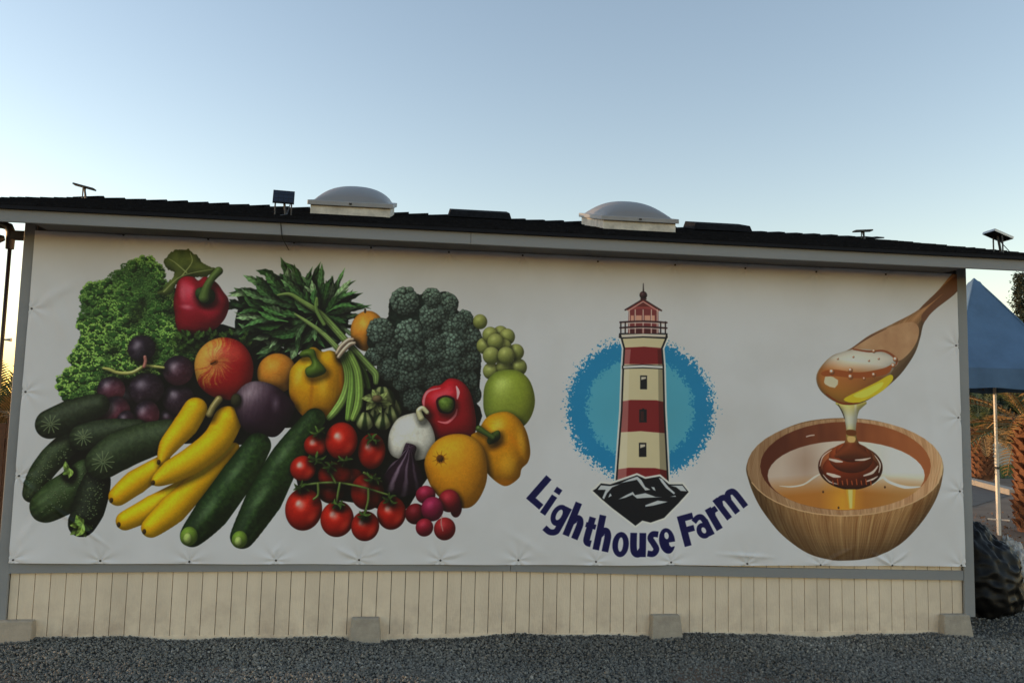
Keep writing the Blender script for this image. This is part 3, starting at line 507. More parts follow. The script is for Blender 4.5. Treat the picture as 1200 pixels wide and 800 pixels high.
    line(T10(RK), 10, W, i, sm=0, closed=True); poly(T10(RK), C('0d1019'), i)
    for P in ([(425, 402), (470, 406), (520, 396), (480, 412), (455, 440), (440, 470), (432, 462), (448, 424), (410, 424)], [(520, 392), (560, 374), (602, 360), (622, 378), (640, 410), (665, 424), (640, 428), (618, 400), (600, 376), (560, 384)], [(705, 366), (722, 372), (752, 410), (785, 440), (778, 446), (740, 416), (718, 388)], [(510, 470), (550, 448), (580, 434), (590, 450), (640, 440), (690, 458), (720, 460), (660, 462), (600, 466), (578, 448), (545, 462)], [(640, 498), (700, 476), (750, 482), (720, 490), (680, 500), (640, 506)], [(760, 404), (820, 404), (842, 432), (812, 430), (790, 412)], [(668, 410), (684, 412), (690, 430), (678, 424)], [(460, 462), (470, 440), (478, 452)], [(760, 458), (785, 452), (790, 458)]): poly(T10(P), C('c9cdcf'), i)
    # ================================================ lettering
    NAVY = C('0a0c44'); k_ = T10.r(600, 560)
    def stroke(path, w, sm=6):
        P = smooth(path, sm, False) if len(path) > 2 else np.array(path, float); d = np.gradient(P, axis=0); d /= np.linalg.norm(d, axis=1, keepdims=True)+1e-9
        nn = np.stack([-d[:, 1], d[:, 0]], 1)*w/2; return np.vstack([P+nn, (P-nn)[::-1]])
    def ell(x, y, rx, ry): t = np.linspace(0, 2*np.pi, 36, endpoint=False); return np.stack([x+rx*np.cos(t), y+ry*np.sin(t)], 1)
    S = stroke; w = 31.5
    G = {'L': ([S([(-22, 0), (-22, 148)], 33), S([(-38, 16), (44, 16)], 31)], [], []),
         'i': ([S([(0, 0), (0, 112)], 32), S([(0, 130), (0, 160)], 34)], [], []),
         'g': ([ell(-3, 58, 38, 54)], [ell(-5, 60, 13, 28)], [S([(22, 112), (22, 10), (18, -20), (-6, -34), (-38, -28)], 29)]),
         'h': ([S([(-22, 0), (-22, 166)], w), S([(-20, 70), (-4, 93), (10, 95), (20, 78), (22, 52), (22, 0)], w)], [], []),
         't': ([S([(-4, 140), (-4, 40), (3, 17), (22, 15)], w), S([(-27, 98), (23, 98)], 24)], [], []),
         'o': ([ell(0, 56, 39, 59)], [ell(0, 56, 12, 34)], []),
         'u': ([S([(-21, 112), (-21, 42), (-13, 18), (4, 14), (20, 34)], w), S([(22, 112), (22, 0)], w)], [], []),
         's': ([S([(26, 98), (2, 101), (-11, 84), (2, 58), (13, 32), (-3, 12), (-29, 16)], 27)], [], []),
         'e': ([ell(0, 56, 36, 58)], [ell(1, 80, 10, 16), np.array([(7, 48), (60, 48), (60, 22), (34, 27), (14, 26), (7, 36)])], []),
         'F': ([S([(-22, 0), (-22, 148)], 33), S([(-24, 133), (36, 133)], 30), S([(-24, 76), (28, 76)], 28)], [], []),
         'a': ([ell(-6, 35, 31, 37)], [ell(-4, 36, 10, 15)], [S([(20, 0), (20, 76)], 28), S([(20, 70), (12, 96), (-6, 101), (-29, 91)], 26)]),
         'r': ([S([(-14, 0), (-14, 112)], w), S([(-13, 66), (-2, 89), (22, 93)], 28)], [], []),
         'm': ([S([(-47, 0), (-47, 112)], 27), S([(-46, 70), (-34, 93), (-18, 96), (-3, 80), (-1, 0)], 27), S([(0, 70), (12, 93), (28, 96), (43, 80), (45, 0)], 27)], [], [])}
    for (ch, bx, by, rot, sc) in (('L', 94, 491, 41, 1), ('i', 144, 540, 34, .92), ('g', 200, 600, 28, 1), ('h', 276, 652, 22, 1.02), ('t', 351, 692, 16, 1), ('h', 422, 717, 12, 1.02), ('o', 515, 744, 5, 1.02), ('u', 603, 747, 1, 1.03), ('s', 682, 745, -4, 1.06), ('e', 755, 730, -9, 1.07), ('F', 870, 690, -15, 1.02), ('a', 944, 652, -26, 1.04), ('r', 1013, 608, -30, 1.03), ('m', 1087, 534, -37, 1.05)):
        i = new_id('printed_letter'); a_ = math.radians(rot); ca, sa = math.cos(a_), math.sin(a_); adds, cuts, adds2 = G[ch]
        tr = lambda P: T10([(bx+sc*(x*ca+y*sa), by+sc*(x*sa-y*ca)) for x, y in P])
        A = [tr(p) for p in adds+adds2]; lo = np.min([p.min(0) for p in A], 0); hi = np.max([p.max(0) for p in A], 0); sl, xx, yy = region(*lo, *hi)
        m_ = np.zeros(xx.shape, np.float32)
        for p in adds: m_ = np.maximum(m_, np.clip(.5-sdf(tr(p), xx, yy), 0, 1))
        for p in cuts: m_ = np.minimum(m_, np.clip(.5+sdf(tr(p), xx, yy), 0, 1))
        for p in adds2: m_ = np.maximum(m_, np.clip(.5-sdf(tr(p), xx, yy), 0, 1))
        comp(sl, np.broadcast_to(NAVY, xx.shape+(3,)), m_, i)
    # ================================================ honey bowl
    i = new_id('printed_wooden_bowl'); bc = T12.p(512, 300)
    def wood(c1, c2, ph=0, fr=1.0):
        def f(sl, xx, yy, n, sd):
            u = (xx-bc[0])/(1.05*np.sqrt(np.clip(1-((yy-bc[1])/240)**2*.75, .12, 1))); g = np.interp(u.ravel(), np.linspace(-300, 300, 160), np.random.default_rng(5+ph).random(160)).reshape(u.shape)
            g2 = np.interp((u+9*np.sin(yy/33+ph)).ravel(), np.linspace(-300, 300, 520), np.random.default_rng(9+ph).random(520)).reshape(u.shape)
            return mix(C(c1)*np.ones(xx.shape+(3,)), C(c2), .5*g+.5*g2+.4*(fbm(50, 3)[sl]-.5))
        return f
    out = T12([(50, 300), (62, 372), (95, 455), (140, 528), (220, 622), (330, 702), (430, 734), (520, 740), (640, 726), (760, 670), (860, 570), (930, 460), (962, 360), (968, 295), (940, 230), (850, 160), (700, 100), (560, 78), (420, 80), (300, 100), (180, 150), (90, 220)])
    blob(out, wood('8e5c34', 'e4b880'), i, shadow=0, spec=.03, amb=.62, dif=.5, rim=.35, L=(.25, -.55, .8))
    E = lambda x, y, rx, ry, n=40: T12([(x+rx*math.cos(t), y+ry*math.sin(t)) for t in np.linspace(0, 2*np.pi, n, endpoint=False)])
    blob(E(510, 305, 458, 226), lambda sl, xx, yy, n, sd: wood('aa7a54', 'e8c096', 3)(sl, xx, yy, n, sd)*(.92+.12*(xx-bc[0])/230)[..., None], i, sm=0, shadow=0, flat=True)
    line(E(510, 306, 457, 226)[2:19], 2.5, C('d9b48a'), i, sm=0)
    blob(E(512, 300, 398, 206), lambda sl, xx, yy, n, sd: mix(C('5a2a1c')*np.ones(xx.shape+(3,)), C('a8623a'), .5+(xx-bc[0])/330+.25*(noise(14, 3, 60)[sl]-.5)), i, sm=0, shadow=0, flat=True)
    i = new_id('printed_honey'); hc = T12.p(540, 300)
    def honey(sl, xx, yy, n, sd):
        u = (xx-hc[0])/200; v = (yy-hc[1])/90
        c = mix(C('d4c0b0')*np.ones(xx.shape+(3,)), C('f6f0e2'), .5+u*.9); c = mix(c, C('8a6048'), np.clip(.75-np.abs(u+.62)*2.4, 0, 1)*np.clip(1.1-np.abs(v+.1)*1.2, 0, 1)*.5)
        c = mix(c, C('b87838'), np.clip(v*1.7-.2-.35*np.abs(u), 0, 1)); c = mix(c, C('e0a03a'), np.clip(1-np.abs(u+.12)*3.2, 0, 1)*np.clip(v*1.1, 0, 1)); c = mix(c, C('b98850'), np.clip(u*2-.3, 0, 1)*np.clip(v*1.3-.2, 0, 1)*.8)
        return c
    blob(E(515, 344, 366, 161), honey, i, sm=0, shadow=0, flat=True)
    line(T12([(205, 392), (260, 396), (320, 385), (370, 352), (400, 335)]), [1, 4, 4, 5, 2], C('e8dcd0'), i); line(T12([(690, 352), (720, 375), (790, 398), (860, 396)]), [6, 7, 8, 2], C('f2ecdf'), i); line(T12([(640, 385), (670, 360), (695, 352)]), [4, 7, 6], C('efe6d8'), i)
    line(T12([(332, 163), (350, 158), (368, 156)]), 3, C('d6c2b4'), i)
    # pouring honey and its coil
    i = new_id('printed_honey_stream')
    for (x, y, rx, ry, h, h2) in ((538, 305, 150, 98, '4a1a10', '8a3a1e'), (536, 292, 138, 84, 'a85232', 'cc7a4c'), (540, 318, 132, 78, '70240f', 'b04c22'), (540, 262, 102, 66, '7c2c14', 'c4602e'), (540, 235, 72, 44, '7a2a14', 'b85a2e')):
        c = T12.p(x, y); ball(c, T12.r(x, y, rx), T12.r(x, y, ry), lambda sl, xx, yy, n, sd: mix(C(h)*np.ones(xx.shape+(3,)), C(h2), .5-.5*n[..., 1]), i, shadow=0, spec=.05, amb=.6, dif=.45)
    for pts, w_ in (([(440, 268), (470, 276), (500, 280)], 10), ([(430, 335), (460, 345), (490, 350)], 12), ([(395, 300), (410, 255), (450, 225)], 4), ([(560, 272), (600, 270), (630, 262)], 7), ([(600, 345), (640, 330), (665, 300)], 9), ([(670, 330), (675, 290), (650, 250)], 5), ([(410, 340), (440, 372), (480, 385)], 4), ([(610, 372), (640, 362), (664, 348)], 6)): line(T12(pts), [w_*.4, w_*.8, w_*.3], C('e3cfc2'), i)
    for x in range(455, 640, 22): line(T12([(x, 366+8*math.sin(x)), (x+3, 386)]), 3, C('a8502c'), i, sm=0)
    stm = T12([(470, 0), (610, 0), (578, 40), (566, 90), (562, 150), (580, 200), (610, 232), (622, 262), (470, 262), (478, 232), (508, 195), (518, 150), (512, 90), (498, 40)])
    def stream(sl, xx, yy, n, sd):
        v = (yy-T12.p(0, 0)[1])/(T12.p(0, 260)[1]-T12.p(0, 0)[1]); c = mix(C('cfc06a')*np.ones(xx.shape+(3,)), C('e6e3cc'), 1.2-np.abs(v-.28)*4); c = mix(c, C('7a3a1e'), (v-.52)*5); return mix(c, C('fbf3e0'), np.clip(1-np.abs(xx-T12.p(560, 0)[0])/5, 0, 1)*.6*(v < .55))
    blob(stm, stream, i, sm=3, shadow=0, amb=.75, dif=.35, spec=.05)
    line(T12([(480, 14), (500, 50), (510, 80)]), [2, 3, 1.5], C('3a3026'), i); poly(T12([(520, 132), (560, 134), (560, 158), (522, 156)]), C('6e3c1a'), i, sm=3); poly(T12([(524, 164), (558, 164), (556, 188), (528, 188)]), C('e0b878'), i, sm=3)
    poly(T12([(516, 408), (562, 408), (556, 498), (530, 498)]), C('e0a83c'), i); poly(T12([(526, 410), (548, 410), (546, 498), (534, 498)]), C('f0d480'), i)
    for (x, y) in ((410, 420), (482, 494), (698, 398)): ball(T12.p(x, y), 2.4, 3, C('4a2614'), i, shadow=0, spec=.5)
    # spoon
    i = new_id('printed_wooden_spoon'); sa_, sb_ = T11.p(240, 620), T11.p(835, 90); se = sb_-sa_; sL = np.hypot(*se); sn = np.array([-se[1], se[0]])/sL
    def spw(sl, xx, yy, n, sd):
        s = (xx-sa_[0])*sn[0]+(yy-sa_[1])*sn[1]; al = ((xx-sa_[0])*se[0]+(yy-sa_[1])*se[1])/sL
        g = np.interp((s+5*np.sin(al/40)+al*.05).ravel(), np.linspace(-150, 150, 170), np.random.default_rng(3).random(170)).reshape(s.shape)
        return mix(C('80502e')*np.ones(xx.shape+(3,)), C('cba074'), .2+.45*g+.25*fbm(24, 4)[sl]+.0011*(300-al))
    blob(T11([(826, 40), (740, 138), (640, 235), (500, 310), (380, 370), (280, 440), (190, 475), (125, 540), (108, 600), (140, 665), (230, 722), (330, 722), (430, 668), (500, 612), (560, 550), (620, 460), (648, 380), (668, 305), (720, 240), (842, 140), (842, 70)]), spw, i, shadow=0, spec=.04, amb=.6, dif=.5, rim=.4)
    poly(T11([(640, 236), (740, 140), (838, 60), (838, 140), (720, 236), (668, 300), (655, 265), (700, 215), (770, 150), (700, 205)]), C('6d4630'), i, sm=3)
    poly(T11([(290, 442), (400, 372), (500, 322), (600, 300), (640, 330), (630, 400), (580, 470), (520, 500), (430, 445)]), lambda sl, xx, yy, n, sd: mix(C('a87a58')*np.ones(xx.shape+(3,)), C('c9a27c'), fbm(30, 6)[sl]+.1), i, sm=5)
    line(T11([(285, 442), (380, 378), (470, 335)]), [2, 5, 1], C('6e4a36'), i)
    i = new_id('printed_spoon_honey')
    def sh(sl, xx, yy, n, sd):
        v = (yy-T11.p(0, 440)[1])/(T11.p(0, 725)[1]-T11.p(0, 440)[1])-.1*(xx-T11.p(300, 0)[0])/120
        c = mix(C('efe6d6')*np.ones(xx.shape+(3,)), C('b8733c'), (v-.18)*4); return mix(c, C('c98a3c'), (v-.55)*3)
    blob(T11([(275, 446), (350, 440), (440, 452), (510, 480), (532, 510), (505, 545), (470, 600), (400, 672), (320, 722), (230, 720), (150, 668), (114, 600), (130, 540), (190, 478)]), sh, i, shadow=0, spec=.05, amb=.75, dif=.3, rim=.3)
    poly(T11([(250, 700), (340, 650), (420, 610), (490, 572), (502, 600), (440, 662), (330, 716)]), C('d8c232'), i, sm=4); poly(T11([(300, 680), (380, 640), (450, 610), (440, 640), (360, 690)]), C('efe05a'), i, sm=4)
    poly(T11([(150, 600), (165, 575), (222, 600), (205, 640), (155, 622)]), C('d9cfb0'), i, sm=2); poly(T11([(135, 560), (200, 545), (330, 560), (450, 540), (500, 520), (470, 570), (330, 590), (215, 580), (150, 580)]), C('9c5228'), i, sm=4)
    line(T11([(300, 440), (380, 452), (460, 450), (520, 490), (520, 520)]), [4, 5, 5, 8, 4], C('8a4a2c'), i)
    for (x, y, r_) in ((188, 556, 13), (285, 548, 11), (285, 582, 12), (404, 572, 10), (405, 450, 9), (505, 525, 11), (516, 492, 12), (355, 592, 7), (220, 490, 5), (300, 480, 5), (380, 500, 5), (430, 490, 5)): ball(T11.p(x, y), T11.r(x, y, r_), T11.r(x, y, r_), C('b87850'), i, shadow=.2, spec=.6, amb=.7); ball(T11.p(x-2, y-3), T11.r(x, y, r_*.5), T11.r(x, y, r_*.45), C('f0e0d0'), i, shadow=0, spec=0, amb=1)
    line(T11([(160, 672), (240, 720), (330, 718)]), [3, 5, 2], C('7a3412'), i)
    g_ = (noise(1.6, 41)-.5)*.08+(noise(3.4, 42)-.5)*.07+(fbm(18, 43, 2)-.5)*.06
    PIC[:] = np.clip(PIC*(1+(g_*GRAIN)[..., None]), 0, 1); lum_ = PIC.mean(-1, keepdims=True); m_ = np.minimum(INK, 1)[..., None]*.8
    sat = np.clip(lum_+(PIC-lum_)*1.12, 0, 1); sat = np.clip(sat*1.12+.012, 0, 1); PIC[:] = PIC*(1-m_)+sat*m_

# ------------------------------------------------------------------ material palette
M = {}
M['cream'] = mat('cream_paint', (.85, .725, .55), .75, .09, 3, .25, 90, stretch=(1, 1, .25), rnd=.05)
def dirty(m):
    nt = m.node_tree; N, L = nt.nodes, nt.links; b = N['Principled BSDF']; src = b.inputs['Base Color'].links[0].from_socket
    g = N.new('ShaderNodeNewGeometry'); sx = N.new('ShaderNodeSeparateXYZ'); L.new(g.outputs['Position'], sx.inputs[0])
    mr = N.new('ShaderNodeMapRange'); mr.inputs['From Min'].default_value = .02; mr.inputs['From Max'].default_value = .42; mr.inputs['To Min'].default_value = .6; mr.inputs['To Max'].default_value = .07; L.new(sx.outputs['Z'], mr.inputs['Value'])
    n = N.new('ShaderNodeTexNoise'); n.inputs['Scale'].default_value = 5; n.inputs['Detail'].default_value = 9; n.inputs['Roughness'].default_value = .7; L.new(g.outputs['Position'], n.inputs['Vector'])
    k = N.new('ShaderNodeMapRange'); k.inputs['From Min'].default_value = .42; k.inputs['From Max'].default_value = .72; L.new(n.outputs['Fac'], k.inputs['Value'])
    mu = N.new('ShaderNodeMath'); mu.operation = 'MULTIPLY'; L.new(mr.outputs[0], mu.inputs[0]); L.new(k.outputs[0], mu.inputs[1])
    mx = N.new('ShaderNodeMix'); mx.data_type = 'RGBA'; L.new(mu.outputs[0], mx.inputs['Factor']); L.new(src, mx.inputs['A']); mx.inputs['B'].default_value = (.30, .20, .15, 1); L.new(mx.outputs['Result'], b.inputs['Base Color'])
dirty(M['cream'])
M['groove'] = mat('groove_dark', (.30, .215, .145), .9, .2)
M['grey'] = mat('grey_trim_paint', (.275, .285, .290), .6, .07, 2.5, .12, 120, stretch=(.3, 1, 1))
M['soffit'] = mat('soffit_paint', (.15, .145, .145), .8, .1)
M['shingle'] = mat('asphalt_shingle', (.012, .013, .016), .95, .4, 30, .5, 300, spec=.12)
M['drip'] = mat('dark_drip_metal', (.007, .008, .012), .7, .2, spec=.2)
M['concrete'] = mat('concrete', (.40, .355, .285), .9, .2, 9, .5, 120)
M['concrete_tan'] = mat('painted_concrete', (.46, .39, .30), .9, .15, 9, .4, 120)
M['dome'] = mat('acrylic_dome', (.23, .224, .22), .4, .05, 3, spec=.5)
M['frame'] = mat('skylight_frame', (.30, .296, .292), .5, .08, 8)
M['curb'] = mat('skylight_curb', (.62, .585, .50), .6, .3, 9)
M['black_metal'] = mat('black_metal', (.018, .017, .017), .45, .3, 20, spec=.5)
M['cell'] = mat('solar_cell', (.012, .018, .035), .15, .25, 30, spec=.6)
M['alu'] = mat('aluminium', (.45, .46, .47), .4, .1, 20, metal=.7)
M['cable'] = mat('black_cable', (.012, .012, .012), .6, .1)
M['screw'] = mat('eyelet_metal', (.10, .095, .09), .5, .2, metal=.4)
M['blue'] = mat('canopy_fabric', (.085, .165, .285), .75, .16, 2.5, .8, 3.5)
M['white_paint'] = mat('white_pole', (.75, .70, .62), .45, .06)
M['bag'] = mat('trash_bag_plastic', (.005, .005, .005), .46, .2, 5, .35, 9, spec=.22)
M['clear'] = mat('milky_plastic', (.42, .42, .42), .35, .25, 9, .8, 24)
M['dirt'] = mat('dirt', (.115, .075, .05), .95, .3, .8, .6, 25, col2=(.20, .14, .10))
M['asphalt'] = mat('asphalt', (.07, .068, .066), .9, .25, 2, .4, 90)
M['kerb'] = mat('kerb_concrete', (.29, .265, .23), .9, .15, 4, .3, 60)
M['lawn'] = mat('lawn', (.035, .06, .018), .95, .4, 2, .6, 60)
M['grass'] = mat('grass_blade', (.05, .085, .02), .8, .4, 20, rnd=.2)
M['gravel_base'] = mat('gravel_bed', (.06, .06, .056), .95, .5, 70, 1.0, 120)
M['wood'] = mat('brown_fence_wood', (.10, .055, .035), .85, .25, 6, .4, 40, stretch=(6, 6, .6), rnd=.15)
M['plank'] = mat('weathered_plank', (.17, .10, .06), .85, .25, 6, .4, 40)
M['trunk'] = mat('palm_trunk', (.15, .065, .035), .9, .4, 14, .5, 60, col2=(.30, .14, .07))
M['frond'] = mat('palm_frond', (.07, .095, .03), .6, .3, 4, rnd=.2)
M['dryfrond'] = mat('dry_frond', (.30, .19, .075), .7, .3, 4, rnd=.2)
M['bark'] = mat('bark', (.09, .065, .045), .9, .3, 10, .5, 30)
M['leaf_dark'] = mat('dark_leaves', (.030, .045, .020), .7, .4, 1.2)
M['leaf_mid'] = mat('olive_leaves', (.055, .07, .025), .7, .4, 1.2)
M['needle'] = mat('conifer_needles', (.020, .030, .016), .8, .4, 2)
M['house_wall'] = mat('house_wall', (.50, .45, .38), .85, .1, 2)
M['tile_roof'] = mat('tile_roof', (.22, .085, .05), .85, .3, 8, .5, 20)
M['glass'] = mat('window_glass', (.03, .035, .04), .1, .1, spec=.6)
def gravel_mat():
    m = mat('gravel_stone', (.075, .08, .083), .8, .2, 40, .4, 200); nt = m.node_tree; N, L = nt.nodes, nt.links; b = N['Principled BSDF']
    g = N.new('ShaderNodeAttribute'); g.attribute_name = 'tone'; cr = N.new('ShaderNodeValToRGB'); e = cr.color_ramp.elements
    e[0].color = (.085, .081, .070, 1); e[1].color = (.43, .41, .36, 1); e.new(.55).color = (.205, .197, .172, 1); e.new(.9).color = (.285, .275, .24, 1)
    L.new(g.outputs['Fac'], cr.inputs[0]); L.new(cr.outputs[0], b.inputs['Base Color']); return m
M['stone'] = gravel_mat()
def ss(a, b, x): t = np.clip((x-a)/(b-a), 0, 1); return t*t*(3-2*t)

# ------------------------------------------------------------------ ground
def sheet(name, pts, z, m, n=0):
    o = MB().add([(x, y, z) for x, y in pts], [tuple(range(len(pts)))]).build(name, m); tag(o, kind='structure'); return o
sheet('ground', [(-900, -300), (900, -300), (900, 1500), (-900, 1500)], -.02, M['dirt'])
def gz(x, y):
    """surface height of the gravel bed"""
    x = np.asarray(x, float); y = np.asarray(y, float)
    return -.004 + .042*ss(-.55, -.02, y) + .012*np.sin(x*1.7+.6)*np.sin(y*2.3+1)+.010*np.sin(x*4.1+y*3) + .006*np.sin(x*9.3+1)*np.cos(y*7)
gx = np.linspace(-9, 15, 161); gy = np.concatenate([np.linspace(-14, -2, 25)[:-1], np.linspace(-2, .015, 31)])
def gravel_patch(name, gx, gy, keep=None):
    XX, YY = np.meshgrid(gx, gy); ZZ = gz(XX, YY)-.008; V = np.stack([XX, YY, ZZ], -1).reshape(-1, 3)
    nx, ny = len(gx), len(gy); i = np.arange(nx*ny).reshape(ny, nx); Fq = np.stack([i[:-1, :-1], i[:-1, 1:], i[1:, 1:], i[1:, :-1]], -1).reshape(-1, 4)
    if keep is not None: cc = V[Fq].mean(1); Fq = Fq[keep(cc[:, 0], cc[:, 1])]
    o = np_mesh(name, V, Fq, M['gravel_base'], smooth=True); tag(o, kind='structure'); return o
gravel_patch('gravel_bed', gx, gy)
edge_y = lambda x: 1.55 - .16*(x-8.6)**2*(x < 8.6) - .25*np.clip(x-8.6, 0, 9) + .06*np.sin(x*5)
gravel_patch('gravel_apron', np.linspace(7.06, 15, 90), np.linspace(.015, 2.4, 40), lambda x, y: y < edge_y(x))
def stones(name, n, x0, x1, y0, y1, keep=None, smin=.006, smax=.0138):
    ph = (1+5**.5)/2; IV = np.array([(-1, ph, 0), (1, ph, 0), (-1, -ph, 0), (1, -ph, 0), (0, -1, ph), (0, 1, ph), (0, -1, -ph), (0, 1, -ph), (ph, 0, -1), (ph, 0, 1), (-ph, 0, -1), (-ph, 0, 1)])/1.9
    IF = np.array([(0, 11, 5), (0, 5, 1), (0, 1, 7), (0, 7, 10), (0, 10, 11), (1, 5, 9), (5, 11, 4), (11, 10, 2), (10, 7, 6), (7, 1, 8), (3, 9, 4), (3, 4, 2), (3, 2, 6), (3, 6, 8), (3, 8, 9), (4, 9, 5), (2, 4, 11), (6, 2, 10), (8, 6, 7), (9, 8, 1)])
    g = np.random.default_rng(5); x = g.uniform(x0, x1, n); y = g.uniform(y0, y1, n)
    if keep is not None: k = keep(x, y); x, y = x[k], y[k]; n = len(x)
    s = smin+(smax-smin)*g.random(n)**1.8; s = np.where(g.random(n) < .006, s*1.6, s); q = g.normal(size=(n, 4)); q /= np.linalg.norm(q, axis=1, keepdims=True); w, a, b, c = q.T
    Rm = np.stack([1-2*(b*b+c*c), 2*(a*b-c*w), 2*(a*c+b*w), 2*(a*b+c*w), 1-2*(a*a+c*c), 2*(b*c-a*w), 2*(a*c-b*w), 2*(b*c+a*w), 1-2*(a*a+b*b)], -1).reshape(n, 3, 3)
    sc = np.stack([np.ones(n), g.uniform(.6, .95, n), g.uniform(.4, .8, n)], -1)*s[:, None]
    V = IV[None]*g.uniform(.78, 1.22, (n, 12, 1))*sc[:, None]; V = np.einsum('nij,nkj->nki', Rm, V)
    lift = g.random(n); z = gz(x, y)-.012+lift*.016; V = V+np.stack([x, y, z], -1)[:, None]
    Fq = (IF[None]+12*np.arange(n)[:, None, None]).reshape(-1, 3); o = np_mesh(name, V.reshape(-1, 3), Fq, M['stone'])
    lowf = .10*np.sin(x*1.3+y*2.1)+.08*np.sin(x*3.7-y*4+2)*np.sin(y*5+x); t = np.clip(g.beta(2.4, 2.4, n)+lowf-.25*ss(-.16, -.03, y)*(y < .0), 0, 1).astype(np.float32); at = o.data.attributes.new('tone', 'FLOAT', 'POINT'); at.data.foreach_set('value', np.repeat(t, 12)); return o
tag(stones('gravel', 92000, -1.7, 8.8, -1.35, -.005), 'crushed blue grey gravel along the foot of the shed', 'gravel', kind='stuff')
tag(stones('gravel', 8200, 7.1, 9.4, 0, 1.7, lambda x, y: y < edge_y(x)), 'crushed grey gravel around the black trash bag', 'gravel', kind='stuff')
sheet('road', [(17.45, 12.85), (19, 16.5), (22, 24), (30, 44), (-4, 40), (2, 9), (8, 7.2), (14.3, 9.96)], -.012, M['asphalt'])
sheet('lawn', [(21.5, 19.5), (60, 6), (140, 60), (60, 120), (32, 45)], -.010, M['lawn'])
kb = MB()
kp = [(17.45, 12.85), (18.1, 14.4), (18.8, 16.0), (19.8, 18.6), (22, 24), (26, 34)]
for i in range(len(kp)-1):
    (ax, ay), (bx, by) = kp[i], kp[i+1]; d = Vector((bx-ax, by-ay)).normalized(); nx, ny = d.y*.28, -d.x*.28
    ax2, ay2 = ax+d.x*.006, ay+d.y*.006
    kb.add([(ax2, ay2, -.05), (bx, by, -.05), (bx+nx, by+ny, -.05), (ax2+nx, ay2+ny, -.05), (ax2, ay2, .13), (bx, by, .13), (bx+nx, by+ny, .13), (ax2+nx, ay2+ny, .13)], [(0, 1, 5, 4), (1, 2, 6, 5), (2, 3, 7, 6), (3, 0, 4, 7), (4, 5, 6, 7)])
tag(kb.build('kerb', M['kerb']), kind='structure')

# ------------------------------------------------------------------ the shed
shed = thing('shed', (3.47, 0, 0), 'long cream sided shed with grey trim and a low dark shingle roof', 'shed')
MB().box((-.10, .022, .05), (7.045, 4.88, 2.876)).build('wall', M['groove'], shed)
PITCH = .1016
edges_x = [-.06]+[i*PITCH for i in range(69)]+[6.995]
sb0 = None
for i in range(len(edges_x)-1):
    x0, x1 = edges_x[i]+.0025, edges_x[i+1]-.0025
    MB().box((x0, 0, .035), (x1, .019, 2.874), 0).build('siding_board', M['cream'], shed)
for i in range(47):                                              # right-hand side wall
    y0 = .03+i*PITCH; MB().box((7.048, y0, .035), (7.066, y0+PITCH-.006, 2.874)).build('siding_board', M['cream'], shed)
    MB().box((-.122, y0, .035), (-.104, y0+PITCH-.006, 2.874)).build('siding_board', M['cream'], shed)
MB().box((-.058, -.003, -.03), (6.993, .016, .058)).build('skirt_strip', M['cream'], shed)
for (x0, x1) in ((-.137, -.061), (6.996, 7.083)): MB().box((x0, -.026, .165), (x1, -.002, 3.02)).build('corner_board', M['grey'], shed, bevel=.002)
MB().box((7.068, .0, .165), (7.086, .09, 2.874)).build('corner_board', M['grey'], shed); MB().box((-.140, .0, .165), (-.124, .09, 2.874)).build('corner_board', M['grey'], shed)
def trim(pts):
    m = MB(); P = []
    for (x, yt, yb) in pts: a = survey(x, yt, -.02); b = survey(x, yb, -.02); P.append((a[0], a[2], b[2]))
    v = []; f = []
    for (x, zt, zb) in P: v += [(x, -.024, zb), (x, -.024, zt), (x, -.001, zt), (x, -.001, zb)]
    for i in range(len(P)-1):
        a = i*4; f += [(a, a+1, a+5, a+4), (a+1, a+2, a+6, a+5), (a+2, a+3, a+7, a+6), (a+3, a, a+4, a+7)]
    f += [(0, 3, 2, 1), (len(v)-4, len(v)-3, len(v)-2, len(v)-1)]
    m.add(v, f).build('trim_board', M['grey'], shed)
trim([(11, 659.5, 671.5), (150, 658, 670), (300, 657.5, 669), (450, 657, 668.5), (598, 657.6, 669)])
trim([(598.6, 657.8, 669.2), (750, 661, 672.6), (900, 665, 676), (1030, 667, 678), (1128.5, 668.5, 679.5)])
FX0, FX1 = -.78, 7.78
for (a, b) in ((FX0, 3.02), (3.022, FX1)): MB().box((a, -.384, 2.856), (b, -.360, 2.958)).build('fascia_board', M['grey'], shed, bevel=.002)
MB().box((.03, -.3595, 2.878), (6.88, .03, 2.892)).build('soffit', M['soffit'], shed)
MB().box((-.058, -.001, 2.8765), (6.993, .0185, 3.03)).build('frieze_board', M['soffit'], shed)
MB().box((-.139, 4.87, 2.878), (7.085, 5.24, 2.892)).build('soffit', M['soffit'], shed)
MB().box((-.078, .031, 2.8785), (7.018, 4.868, 2.94)).build('wall_plate', M['soffit'], shed)
EY, EZ, SL, RY_ = -.404, 2.970, .270, 2.43
roofz = lambda y: EZ+SL*(y-EY) if y <= RY_ else EZ+SL*(RY_-EY)-SL*(y-RY_)
BYK = 2*RY_-EY
RZ = roofz(RY_)
deck = MB().add([(FX0, EY, EZ-.02), (FX1, EY, EZ-.02), (FX1, RY_, RZ-.02), (FX0, RY_, RZ-.02), (FX1, BYK, EZ-.02), (FX0, BYK, EZ-.02), (FX0, EY, EZ-.005), (FX1, EY, EZ-.005), (FX1, RY_, RZ-.005), (FX0, RY_, RZ-.005), (FX1, BYK, EZ-.005), (FX0, BYK, EZ-.005)],
     [(0, 1, 2, 3), (3, 2, 4, 5), (6, 7, 8, 9), (9, 8, 10, 11), (0, 1, 7, 6), (5, 4, 10, 11), (0, 3, 9, 6), (3, 5, 11, 9), (1, 2, 8, 7), (2, 4, 10, 8)]).build('roof', M['shingle'], shed)
